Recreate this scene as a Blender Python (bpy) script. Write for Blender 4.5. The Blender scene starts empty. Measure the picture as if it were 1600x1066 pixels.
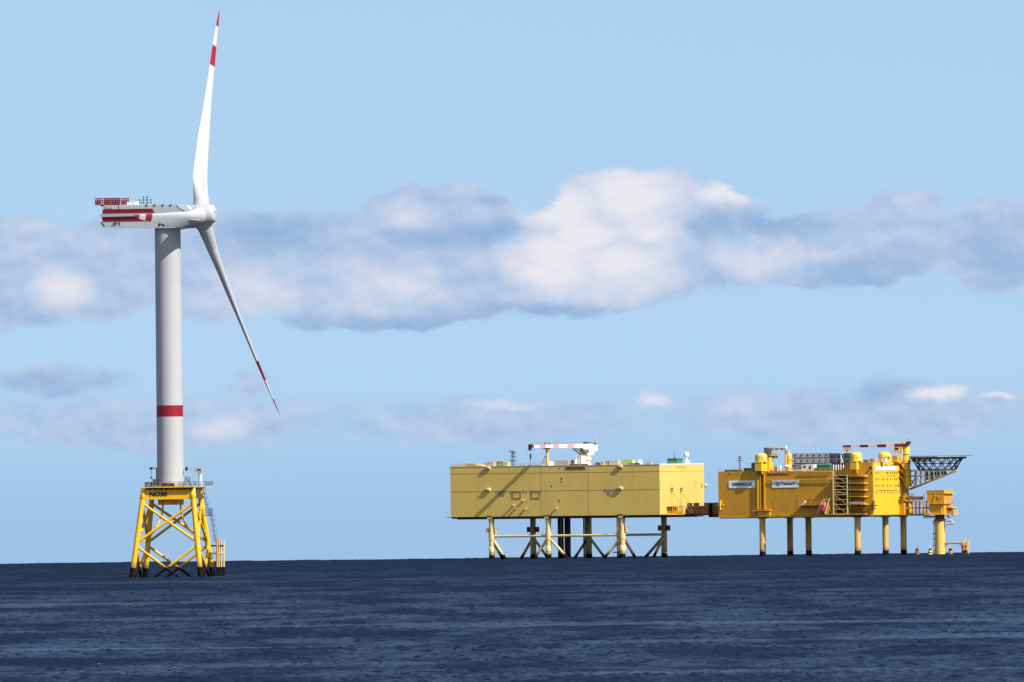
import bpy, bmesh, math, random
import numpy as np
from mathutils import Vector, Matrix

# ------------------------------------------------------------------ camera, sky, sun, exposure
SC = bpy.context.scene
COL = SC.collection
R = math.radians
F_PX = 46270.0            # focal length in units of 1/1600 of the picture width (a long telephoto)
CAM_H = 17.6              # eye height on the ship, metres above the sea
EARTH = 6.371e6
ROLL = R(0.67)
DIP = math.sqrt(2 * CAM_H / EARTH)
PITCH = math.atan((872.6 - 533) / F_PX) - DIP

cam_d = bpy.data.cameras.new("camera")
cam_d.sensor_width = 36.0
cam_d.lens = F_PX / 1600 * 36.0
cam_d.clip_start = 5.0
cam_d.clip_end = 200000.0
cam = bpy.data.objects.new("camera", cam_d)
COL.objects.link(cam)
cam.matrix_world = Matrix.Translation((0, 0, CAM_H)) @ Matrix.Rotation(math.pi / 2 + PITCH, 4, 'X') @ Matrix.Rotation(-ROLL, 4, 'Z')
SC.camera = cam

SC.view_settings.view_transform = 'Standard'
SC.view_settings.look = 'None'
EXPOSURE = 0.9
SC.view_settings.exposure = EXPOSURE
SC.view_settings.gamma = 1.0

PSI = R(26.0)                                  # heading of the two platforms
E_AX = Vector((math.cos(PSI), -math.sin(PSI), 0))
N_AX = Vector((-math.sin(PSI), -math.cos(PSI), 0))
SUN = (0.735 * E_AX + 0.165 * N_AX + 0.665 * Vector((0, 0, 1))).normalized()
SUN_EL = math.asin(SUN.z)
SUN_AZ = math.atan2(SUN.x, SUN.y)              # clockwise from +Y
sd = bpy.data.lights.new("sun", 'SUN')
sd.energy = 4.0
sd.angle = R(0.53)
sd.color = (1.0, 0.965, 0.90)
sun = bpy.data.objects.new("sun", sd)
COL.objects.link(sun)
sun.rotation_euler = SUN.to_track_quat('Z', 'Y').to_euler()


def unroll(px, py):
    """photograph pixel -> pixel of the same picture with a level horizon"""
    dx, dy = px - 800, py - 533
    return (800 + dx * math.cos(ROLL) - dy * math.sin(ROLL), 533 + dx * math.sin(ROLL) + dy * math.cos(ROLL))


world = bpy.data.worlds.new("World")
SC.world = world
world.use_nodes = True
wt = world.node_tree
wt.nodes.clear()


def wn(kind, **kw):
    n = wt.nodes.new(kind)
    for k, v in kw.items():
        setattr(n, k, v)
    return n


def wl(a, b):
    wt.links.new(a, b)


def wmath(op, a, b=None, c=None, clamp=False):
    n = wn('ShaderNodeMath', operation=op, use_clamp=clamp)
    for i, v in enumerate((a, b, c)):
        if v is None:
            continue
        if isinstance(v, (int, float)):
            n.inputs[i].default_value = v
        else:
            wl(v, n.inputs[i])
    return n.outputs[0]


def wrange(v, a, b, c=0.0, d=1.0, smooth=True):
    n = wn('ShaderNodeMapRange')
    n.interpolation_type = 'SMOOTHSTEP' if smooth else 'LINEAR'
    wl(v, n.inputs[0])
    for i, x in enumerate((a, b, c, d)):
        n.inputs[i + 1].default_value = x
    return n.outputs[0]


def lin(r, g, b):
    f = lambda c: ((c / 255 + 0.055) / 1.055) ** 2.4 if c > 10 else c / 255 / 12.92
    return (f(r), f(g), f(b), 1.0)


SKY_STRENGTH = 0.0755
sky = wn('ShaderNodeTexSky', sky_type='NISHITA', sun_disc=False)
sky.sun_elevation = SUN_EL
sky.sun_rotation = SUN_AZ
sky.altitude = 0
sky.air_density = 1.0
sky.dust_density = 0.0
sky.ozone_density = 1.0
tc = wn('ShaderNodeTexCoord')
sep = wn('ShaderNodeSeparateXYZ')
wl(tc.outputs['Generated'], sep.inputs[0])
# the band just over the horizon is read a little higher up in the sky model, where its air is clear
lift = wmath('MAXIMUM', wmath('MULTIPLY_ADD', sep.outputs[2], 0.82, 0.165), 0.08)
cmb = wn('ShaderNodeCombineXYZ')
wl(sep.outputs[0], cmb.inputs[0]); wl(sep.outputs[1], cmb.inputs[1]); wl(lift, cmb.inputs[2])
wl(cmb.outputs[0], sky.inputs[0])

# clouds: directions measured as bearing and elevation, in units of 100 picture pixels at this focal length
az = wmath('ARCTAN2', sep.outputs[0], sep.outputs[1])
el = wmath('ARCSINE', sep.outputs[2])
cu = wmath('MULTIPLY', az, F_PX / 100)
cv = wmath('MULTIPLY', wmath('SUBTRACT', el, PITCH), F_PX / 100)
uv = wn('ShaderNodeCombineXYZ')
wl(cu, uv.inputs[0]); wl(cv, uv.inputs[1])
UVO = uv.outputs[0]


def wnoise(vec, scale, detail, rough, off=(0, 0, 0), stretch=(1, 1, 1)):
    m = wn('ShaderNodeMapping')
    m.inputs[1].default_value = off
    m.inputs[3].default_value = stretch
    wl(vec, m.inputs[0])
    n = wn('ShaderNodeTexNoise', noise_dimensions='3D')
    n.inputs['Scale'].default_value = scale
    n.inputs['Detail'].default_value = detail
    n.inputs['Roughness'].default_value = rough
    wl(m.outputs[0], n.inputs['Vector'])
    return n


def vadd(a, b, op='ADD'):
    n = wn('ShaderNodeVectorMath', operation=op)
    for i, v in enumerate((a, b)):
        if isinstance(v, tuple):
            n.inputs[i].default_value = v
        else:
            wl(v, n.inputs[i])
    return n.outputs[0]


def warp(vec, scale, amp, detail, off):
    n = wnoise(vec, scale, detail, 0.6, off, (0.8, 1.2, 1))
    d = vadd(n.outputs['Color'], (0.5, 0.5, 0.5), 'SUBTRACT')
    return vadd(vec, vadd(d, (amp, amp * 0.75, 0), 'MULTIPLY'))


W1 = warp(UVO, 1.0, 1.1, 7.0, (3.1, 7.7, 0))
W2 = warp(UVO, 0.8, 0.9, 3.5, (13.1, 2.7, 0))


def blobs(vec, items, soft=0.15):
    """soft union of ellipses given in photograph pixels: cx, cy, rx, ry, weight"""
    acc = None
    for cx, cy, rx, ry, w in items:
        x, y = unroll(cx, cy)
        c = ((x - 800) / 100, (533 - y) / 100, 0)
        d = vadd(vadd(vec, c, 'SUBTRACT'), (100 / rx, 100 / ry, 0), 'MULTIPLY')
        ln = wn('ShaderNodeVectorMath', operation='LENGTH')
        wl(d, ln.inputs[0])
        v = wrange(ln.outputs['Value'], 1.15, soft, 0.0, w)
        acc = v if acc is None else wmath('SMOOTH_MAX', acc, v, 0.15)
    return acc


MASS = [(20, 420, 170, 120, 1), (160, 430, 190, 105, 1), (340, 410, 190, 120, 1), (500, 420, 200, 110, 1),
        (690, 365, 180, 98, 1), (600, 470, 280, 62, 1), (985, 346, 185, 116, 1), (850, 410, 190, 115, 1),
        (1010, 420, 240, 80, 1), (1120, 355, 120, 85, 1), (1290, 390, 230, 78, 1), (1420, 365, 110, 88, 1),
        (1560, 380, 130, 95, 1), (-120, 420, 200, 110, 1), (1720, 400, 200, 100, 1)]
LOW = [(90, 592, 170, 40, .8), (385, 600, 75, 32, .7), (330, 655, 110, 50, .65), (40, 650, 150, 48, .6), (780, 635, 180, 32, .5),
       (1020, 628, 75, 30, .6), (1150, 640, 170, 45, .6), (1390, 625, 110, 42, .75), (1470, 627, 70, 22, .8), (1550, 632, 70, 16, .7),
       (560, 640, 120, 40, .45), (250, 660, 440, 70, .75), (760, 660, 440, 55, .65), (1330, 655, 440, 66, .8), (1180, 612, 60, 22, .5), (720, 625, 50, 14, .6)]
LIT = [(890, 325, 120, 70, .95), (995, 305, 120, 72, 1.0), (1125, 302, 75, 32, 1.0), (870, 400, 120, 80, 1.0), (960, 415, 170, 66, .85),
       (95, 448, 75, 50, .7), (400, 455, 140, 60, .5), (600, 445, 130, 60, .5), (640, 330, 90, 40, .45), (1190, 410, 170, 45, .5),
       (340, 660, 80, 45, .5), (1015, 625, 55, 22, .75), (1468, 624, 55, 15, 1.0), (1550, 627, 45, 9, .9), (790, 631, 100, 14, .6),
       (1420, 330, 70, 35, .25), (60, 350, 90, 40, .25), (915, 368, 110, 62, 1.0), (1010, 360, 90, 50, .7), (1150, 640, 60, 25, .4)]
DARK = [(765, 366, 90, 28, 1), (680, 375, 120, 25, .7), (1115, 352, 65, 30, 1), (1210, 348, 130, 34, .8), (420, 365, 170, 50, .7),
        (620, 507, 260, 28, .9), (1350, 430, 170, 45, .7), (1565, 410, 100, 60, .7), (870, 485, 260, 26, .75), (70, 510, 170, 30, .5),
        (90, 595, 150, 30, .6), (1390, 615, 80, 35, .6), (1120, 470, 130, 25, .5), (590, 310, 50, 22, .4), (760, 305, 40, 22, .5)]
fb = wnoise(UVO, 1.3, 7.0, 0.58, (5.0, 1.0, 0), (0.8, 1.25, 1))
fbc = wmath('SUBTRACT', fb.outputs['Fac'], 0.5)
mass = wmath('ADD', blobs(W1, MASS), wmath('MULTIPLY', fbc, 0.55))
mask_hi = wrange(mass, 0.25, 0.49)
low = wmath('ADD', blobs(W2, LOW), wmath('MULTIPLY', fbc, 0.4))
mask_lo = wmath('MULTIPLY', wrange(low, 0.14, 0.70), 0.88)
# the same kind of cloud goes on round the horizon, outside the part the picture shows
far = wnoise(UVO, 0.22, 6.0, 0.55, (40, 3, 0), (0.5, 1.6, 1))
outside = wrange(wmath('ABSOLUTE', cu), 9.0, 13.0)
bandv = wmath('MULTIPLY', wrange(cv, -1.6, -0.2), wrange(cv, 3.6, 1.6))
mask_far = wmath('MULTIPLY', wmath('MULTIPLY', outside, bandv), wrange(far.outputs['Fac'], 0.42, 0.58))
# unseen broken cloud added behind the viewer to brighten the walls facing it
back = wnoise(tc.outputs['Generated'], 2.2, 6.0, 0.55, (3, 8, 1))
mask_fill = wmath('MULTIPLY', wmath('MULTIPLY', wrange(sep.outputs[1], 0.15, -0.3), wrange(back.outputs['Fac'], 0.40, 0.52)), wrange(sep.outputs[2], 0.02, 0.10))
mask = wmath('MAXIMUM', wmath('MAXIMUM', wmath('MAXIMUM', wmath('MULTIPLY', mask_hi, 0.94), mask_lo), mask_far), mask_fill, clamp=True)
# thin veil along the horizon
veil = wmath('MULTIPLY', wrange(cv, -0.2, -3.2), 0.85)
fb2 = wnoise(UVO, 2.2, 6.0, 0.55, (9.0, 4.0, 0), (0.75, 1.25, 1))
fb2c = wmath('SUBTRACT', fb2.outputs['Fac'], 0.5)
lit = wmath('SUBTRACT', wmath('ADD', blobs(W2, LIT, 0.0), 0.42), wmath('MULTIPLY', blobs(W2, DARK, 0.0), 0.5))
# relief: each billow is brighter on the side towards the sun than on the side away from it
fbs = wnoise(vadd(UVO, (0.10, 0.16, 0)), 1.3, 7.0, 0.58, (5.0, 1.0, 0), (0.8, 1.25, 1))
relief = wmath('MULTIPLY', wmath('SUBTRACT', fb.outputs['Fac'], fbs.outputs['Fac']), 0.95)
lit = wmath('ADD', lit, relief)
lit = wmath('ADD', wmath('ADD', lit, wmath('MULTIPLY', fb2c, 0.24)), wmath('MULTIPLY', mask_fill, 0.6))
ramp = wn('ShaderNodeValToRGB')
wl(wmath('MULTIPLY', lit, 0.75, clamp=True), ramp.inputs[0])
cr = ramp.color_ramp
cr.elements[0].position = 0.0; cr.elements[0].color = lin(145, 177, 219)
cr.elements[1].position = 0.95; cr.elements[1].color = lin(238, 234, 240)
for p, c in ((0.22, lin(163, 188, 223)), (0.42, lin(186, 204, 231)), (0.66, lin(214, 219, 236))):
    e = cr.elements.new(p); e.color = c
gain = wn('ShaderNodeVectorMath', operation='SCALE')
wl(ramp.outputs[0], gain.inputs[0]); gain.inputs['Scale'].default_value = 1.0 / (SKY_STRENGTH * 2 ** EXPOSURE)
mixc = wn('ShaderNodeMix', data_type='RGBA')
wl(mask, mixc.inputs[0])
mixv = wn('ShaderNodeMix', data_type='RGBA')
wl(veil, mixv.inputs[0]); wl(sky.outputs[0], mixv.inputs[6])
vc = lin(154, 191, 229)
mixv.inputs[7].default_value = tuple(c / (SKY_STRENGTH * 2 ** EXPOSURE) for c in vc[:3]) + (1,)
wl(mixv.outputs[2], mixc.inputs[6]); wl(gain.outputs[0], mixc.inputs[7])
bg = wn('ShaderNodeBackground')
bg.inputs[1].default_value = SKY_STRENGTH
wl(mixc.outputs[2], bg.inputs[0])
wo = wn('ShaderNodeOutputWorld')
wl(bg.outputs[0], wo.inputs[0])

# ------------------------------------------------------------------ materials
MATS = {}


def paint(name, rgb, rough=0.5, var=0.10, scale=0.25, streak=0.0, metal=0.0, spec=0.4, dirt=(0.10, 0.07, 0.04), growth=None):
    """painted or bare metal: slow mottling, and rain streaks with a shape of their own"""
    if name in MATS:
        return MATS[name]
    m = bpy.data.materials.new(name)
    m.use_nodes = True
    nt = m.node_tree
    b = nt.nodes['Principled BSDF']
    b.inputs['Roughness'].default_value = rough
    b.inputs['Metallic'].default_value = metal
    b.inputs['Specular IOR Level'].default_value = spec
    t = nt.nodes.new('ShaderNodeTexCoord')
    n = nt.nodes.new('ShaderNodeTexNoise')
    n.inputs['Scale'].default_value = scale
    n.inputs['Detail'].default_value = 6
    nt.links.new(t.outputs['Object'], n.inputs['Vector'])
    r = nt.nodes.new('ShaderNodeMapRange')
    r.inputs[1].default_value = 0.3; r.inputs[2].default_value = 0.7
    r.inputs[3].default_value = 1 - var; r.inputs[4].default_value = 1 + var
    nt.links.new(n.outputs['Fac'], r.inputs[0])
    s = nt.nodes.new('ShaderNodeVectorMath'); s.operation = 'SCALE'
    s.inputs[0].default_value = rgb
    nt.links.new(r.outputs[0], s.inputs['Scale'])
    out = s.outputs[0]
    if streak > 0:
        mp = nt.nodes.new('ShaderNodeMapping'); mp.inputs[3].default_value = (0.9, 0.9, 0.05)
        nt.links.new(t.outputs['Object'], mp.inputs[0])
        n2 = nt.nodes.new('ShaderNodeTexNoise'); n2.inputs['Scale'].default_value = 1.0; n2.inputs['Detail'].default_value = 5
        nt.links.new(mp.outputs[0], n2.inputs['Vector'])
        r2 = nt.nodes.new('ShaderNodeMapRange')
        r2.inputs[1].default_value = 0.5; r2.inputs[2].default_value = 0.75; r2.inputs[3].default_value = 0; r2.inputs[4].default_value = streak
        nt.links.new(n2.outputs['Fac'], r2.inputs[0])
        mx = nt.nodes.new('ShaderNodeMix'); mx.data_type = 'RGBA'
        nt.links.new(r2.outputs[0], mx.inputs[0]); nt.links.new(out, mx.inputs[6]); mx.inputs[7].default_value = (*dirt, 1)
        out = mx.outputs[2]
    if growth is not None:
        # weed and mussels up to a ragged height above the water, with a rusty tide mark over them
        sx = nt.nodes.new('ShaderNodeSeparateXYZ'); nt.links.new(t.outputs['Object'], sx.inputs[0])
        n3 = nt.nodes.new('ShaderNodeTexNoise'); n3.inputs['Scale'].default_value = 1.6; n3.inputs['Detail'].default_value = 5
        nt.links.new(t.outputs['Object'], n3.inputs['Vector'])
        zz = nt.nodes.new('ShaderNodeMath'); zz.operation = 'MULTIPLY_ADD'; zz.inputs[1].default_value = 2.6
        nt.links.new(n3.outputs['Fac'], zz.inputs[0]); nt.links.new(sx.outputs[2], zz.inputs[2])
        for (lo, hi, colr, k) in ((growth + 1.5, growth + 3.2, (0.13, 0.055, 0.02, 1), 0.75), (growth + 1.2, growth + 1.45, (0.006, 0.005, 0.005, 1), 1.0)):
            r3 = nt.nodes.new('ShaderNodeMapRange'); r3.inputs[1].default_value = lo; r3.inputs[2].default_value = hi
            r3.inputs[3].default_value = k; r3.inputs[4].default_value = 0
            nt.links.new(zz.outputs[0], r3.inputs[0])
            m3 = nt.nodes.new('ShaderNodeMix'); m3.data_type = 'RGBA'
            nt.links.new(r3.outputs[0], m3.inputs[0]); nt.links.new(out, m3.inputs[6]); m3.inputs[7].default_value = colr
            out = m3.outputs[2]
    nt.links.new(out, b.inputs['Base Color'])
    MATS[name] = m
    return m


TAN = paint('pale_yellow_cladding', (0.61, 0.425, 0.102), 0.55, 0.05, 0.12, 0.10)
TAN_SEAM = paint('cladding_seam', (0.23, 0.17, 0.07), 0.7)
CREAM = paint('cream_pile_paint', (0.62, 0.47, 0.19), 0.5, 0.10, 0.3, 0.15)
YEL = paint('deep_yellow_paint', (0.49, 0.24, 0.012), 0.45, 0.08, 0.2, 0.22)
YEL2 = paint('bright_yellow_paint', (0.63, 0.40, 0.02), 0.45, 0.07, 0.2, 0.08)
ORANGE = paint('orange_yellow_paint', (0.60, 0.27, 0.015), 0.45, 0.10, 0.3, 0.15)
RUST = paint('rusty_brown_steel', (0.20, 0.085, 0.03), 0.75, 0.3, 0.6)
STEEL = paint('weathered_steel', (0.10, 0.11, 0.13), 0.55, 0.2, 0.8)
JACK = paint('jacket_yellow_paint', (0.74, 0.40, 0.008), 0.4, 0.07, 0.3, 0.12)
BLACK = paint('dark_marine_growth', (0.006, 0.005, 0.005), 0.85, 0.4, 1.2, spec=0.1)
DARK = paint('dark_steel', (0.02, 0.019, 0.02), 0.6, 0.2, 0.8, spec=0.25)
CONDUCTOR = paint('dark_brown_steel', (0.045, 0.03, 0.022), 0.6, 0.3, 0.6, spec=0.25)
GREY = paint('grey_paint', (0.36, 0.38, 0.40), 0.45, 0.06, 0.2, 0.06)
LGREY = paint('light_grey_paint', (0.375, 0.375, 0.38), 0.55, 0.03, 0.08, 0.07, dirt=(0.32, 0.32, 0.32))
NACG = paint('nacelle_grey_paint', (0.46, 0.48, 0.49), 0.45, 0.04, 0.3, 0.10, dirt=(0.3, 0.3, 0.3))
WHITE = paint('white_paint', (0.66, 0.66, 0.65), 0.4, 0.03, 0.2, 0.05, dirt=(0.5, 0.48, 0.45))
GRP = paint('white_gelcoat', (0.40, 0.405, 0.41), 0.42, 0.02, 0.1)
RED = paint('signal_red_paint', (0.24, 0.006, 0.012), 0.4, 0.08, 0.3)
DRED = paint('dark_red_paint', (0.19, 0.004, 0.007), 0.5, 0.12, 0.5, 0.2, dirt=(0.12, 0.0, 0.0))
SALMON = paint('faded_red_gelcoat', (0.62, 0.11, 0.10), 0.4, 0.1, 0.6)
GREEN = paint('dark_green_paint', (0.015, 0.14, 0.065), 0.5, 0.1, 0.4)
LIME = paint('lime_green_paint', (0.46, 0.55, 0.12), 0.5, 0.1, 0.4)
OLIVE = paint('olive_plate', (0.17, 0.15, 0.035), 0.6)
SIGNW = paint('white_sign_board', (0.72, 0.75, 0.80), 0.4, 0.02)
TEAL = paint('teal_lettering', (0.0, 0.11, 0.13), 0.5)
NAVY = paint('navy_lettering', (0.012, 0.022, 0.12), 0.5)
INK = paint('black_lettering', (0.012, 0.012, 0.014), 0.5)
GALV = paint('galvanised_steel', (0.42, 0.44, 0.46), 0.4, 0.15, 0.8, metal=0.35)
SLATE = paint('blue_grey_unit', (0.055, 0.075, 0.10), 0.45, 0.2, 0.5)
LOUV = paint('grey_louvre', (0.20, 0.18, 0.16), 0.6, 0.15, 2.0)
RECESS_SHADE = paint('deep_yellow_recess_shade', (0.20, 0.10, 0.01), 0.7)
PINK = paint('pale_red_paint', (0.72, 0.22, 0.23), 0.4, 0.06, 0.4)
MAROON = paint('maroon_paint', (0.13, 0.012, 0.03), 0.45, 0.08, 0.4)
FEATHER = paint('white_feathers', (0.85, 0.85, 0.84), 0.7, 0.03)


# ------------------------------------------------------------------ frames and mesh builder
class Frame:
    """a level local frame on the sea: X to the right, Y away, Z up from the water; yaw psi clockwise"""

    def __init__(self, x0u, d, psi):
        self.psi = psi
        self.d = d
        self.s = F_PX / d
        self.x0u = x0u
        zs = -d * d / (2 * EARTH)
        self.o = Vector(((x0u - 800) / self.s, d, zs))
        self.vw = 533 + F_PX * math.tan(PITCH + math.atan((CAM_H - zs) / d))
        self.ex = Vector((math.cos(psi), -math.sin(psi), 0))
        self.ey = Vector((math.sin(psi), math.cos(psi), 0))

    def world(self, p):
        return self.o + self.ex * p[0] + self.ey * p[1] + Vector((0, 0, p[2]))

    def local(self, w):
        r = w - self.o
        return Vector((r.dot(self.ex), r.dot(self.ey), r.z))

    def P(self, px, py, Y=0.0):
        u, v = unroll(px, py)
        return Vector((((u - self.x0u) / self.s - Y * math.sin(self.psi)) / math.cos(self.psi), Y, (self.vw - v) / self.s))

    def S(self, px, py, X=0.0):
        u, v = unroll(px, py)
        return Vector((X, ((u - self.x0u) / self.s - X * math.cos(self.psi)) / math.sin(self.psi), (self.vw - v) / self.s))


class MB:
    def __init__(self, *mats):
        self.v = []; self.f = []; self.m = []; self.sm = []
        self.mats = list(mats)
        self.cur = 0; self.smooth = False

    def use(self, mat):
        if mat not in self.mats:
            self.mats.append(mat)
        self.cur = self.mats.index(mat)
        return self

    def add(self, vs, fs, smooth=None):
        b = len(self.v)
        self.v += [tuple(p) for p in vs]
        for f in fs:
            self.f.append([i + b for i in f]); self.m.append(self.cur)
            self.sm.append(self.smooth if smooth is None else smooth)
        return self

    def box(self, a, b):
        x0, x1 = sorted((a[0], b[0])); y0, y1 = sorted((a[1], b[1])); z0, z1 = sorted((a[2], b[2]))
        vs = [(x, y, z) for z in (z0, z1) for y in (y0, y1) for x in (x0, x1)]
        return self.add(vs, [(0, 2, 3, 1), (4, 5, 7, 6), (0, 1, 5, 4), (2, 6, 7, 3), (0, 4, 6, 2), (1, 3, 7, 5)], False)

    def tube(self, p, q, r0, r1=None, n=10, cap=True):
        r1 = r0 if r1 is None else r1
        p, q = Vector(p), Vector(q)
        d = (q - p).normalized()
        a = d.orthogonal().normalized(); b = d.cross(a)
        vs = []
        for c, r in ((p, r0), (q, r1)):
            for k in range(n):
                t = 2 * math.pi * k / n
                vs.append(c + (a * math.cos(t) + b * math.sin(t)) * r)
        fs = [(k, (k + 1) % n, n + (k + 1) % n, n + k) for k in range(n)]
        self.add(vs, fs, n > 4)
        if cap:
            self.add(vs[:n][::-1], [tuple(range(n))], False); self.add(vs[n:], [tuple(range(n))], False)
        return self

    def path(self, pts, r, n=8):
        for a, b in zip(pts[:-1], pts[1:]):
            self.tube(a, b, r, r, n)
        return self

    def lathe(self, c, axis, prof, n=32, cap=True):
        """prof: (offset along axis, radius)"""
        c = Vector(c); d = Vector(axis).normalized()
        a = d.orthogonal().normalized(); b = d.cross(a)
        vs = []
        for h, r in prof:
            for k in range(n):
                t = 2 * math.pi * k / n
                vs.append(c + d * h + (a * math.cos(t) + b * math.sin(t)) * r)
        fs = []
        for j in range(len(prof) - 1):
            for k in range(n):
                fs.append((j * n + k, j * n + (k + 1) % n, (j + 1) * n + (k + 1) % n, (j + 1) * n + k))
        self.add(vs, fs, True)
        if cap:
            self.add(vs[:n][::-1], [tuple(range(n))], False); self.add(vs[-n:], [tuple(range(n))], False)
        return self

    def prism(self, poly, ext):
        """poly: ring of points, ext: extrusion vector"""
        n = len(poly); e = Vector(ext)
        vs = [Vector(p) for p in poly] + [Vector(p) + e for p in poly]
        fs = [(k, (k + 1) % n, n + (k + 1) % n, n + k) for k in range(n)]
        fs += [tuple(range(n))[::-1], tuple(range(n, 2 * n))]
        return self.add(vs, fs, False)

    def rail(self, pts, h=1.1, step=2.0, r=0.05, rails=(0.55, 1.1)):
        for a, b in zip(pts[:-1], pts[1:]):
            a, b = Vector(a), Vector(b)
            L = (b - a).length
            k = max(1, int(round(L / step)))
            for i in range(k + 1):
                p = a.lerp(b, i / k)
                self.tube(p, p + Vector((0, 0, h)), r, r, 4)
            for z in rails:
                self.tube(a + Vector((0, 0, z)), b + Vector((0, 0, z)), r, r, 4)
        return self

    def build(self, name, parent=None, frame=None, base=None):
        """with a parent: child of it, in its coordinates; without: a thing standing at base"""
        me = bpy.data.meshes.new(name)
        ob = bpy.data.objects.new(name, me)
        COL.objects.link(ob)
        if parent is not None:
            top = parent
            while top.parent is not None:
                top = top.parent
            inv = ROOTS[top.name]
        else:
            ob.location = frame.world(base); ob.rotation_euler = (0, 0, -frame.psi)
            inv = (frame, Vector(base)); ROOTS[ob.name] = inv
        fr, bs = inv
        vs = self.v
        if frame is fr:
            vs = [Vector(p) - bs for p in vs]
        else:
            vs = [fr.local(frame.world(p)) - bs for p in vs]
        me.from_pydata([tuple(p) for p in vs], [], self.f)
        for mt in self.mats:
            me.materials.append(mt)
        me.polygons.foreach_set('material_index', self.m)
        me.polygons.foreach_set('use_smooth', self.sm)
        bm = bmesh.new(); bm.from_mesh(me)
        bmesh.ops.recalc_face_normals(bm, faces=bm.faces)
        bm.to_mesh(me); bm.free()
        me.update()
        if parent is not None:
            ob.parent = parent
        return ob


ROOTS = {}


def tag(o, label, cat, group=None, kind=None):
    o['label'] = label
    if cat:
        o['category'] = cat
    if group:
        o['group'] = group
    if kind:
        o['kind'] = kind
    return o


def thing(name, frame, base, label, cat, group=None):
    o = bpy.data.objects.new(name, None)
    COL.objects.link(o)
    o.empty_display_size = 1.0
    o.location = frame.world(base); o.rotation_euler = (0, 0, -frame.psi)
    ROOTS[o.name] = (frame, Vector(base))
    return tag(o, label, cat, group)


def text_into(mb, body, mat, origin, ax, ay, w, h, depth=0.03, bold=0.0, squash=None):
    """lettering fitted into w x h metres, lower left corner at origin, along ax and ay"""
    cu_ = bpy.data.curves.new('lettering', 'FONT')
    cu_.body = body
    cu_.size = 1.0
    cu_.extrude = 0.5
    cu_.offset = bold
    cu_.resolution_u = 3
    ob = bpy.data.objects.new('lettering', cu_)
    COL.objects.link(ob)
    dg = bpy.context.evaluated_depsgraph_get()
    me = bpy.data.meshes.new_from_object(ob.evaluated_get(dg))
    xs = [v.co.x for v in me.vertices]; ys = [v.co.y for v in me.vertices]
    x0, x1, y0, y1 = min(xs), max(xs), min(ys), max(ys)
    ax, ay = Vector(ax).normalized(), Vector(ay).normalized()
    nz = ax.cross(ay)
    origin = Vector(origin)
    vs = [origin + ax * ((v.co.x - x0) / (x1 - x0) * w) + ay * ((v.co.y - y0) / (y1 - y0) * h) + nz * ((v.co.z + 0.5) * depth) for v in me.vertices]
    fs = [tuple(p.vertices) for p in me.polygons]
    mb.use(mat).add(vs, fs, False)
    bpy.data.objects.remove(ob); bpy.data.meshes.remove(me); bpy.data.curves.remove(cu_)
    return mb


V = Vector
UP = V((0, 0, 1))
rng = random.Random(7)

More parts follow.
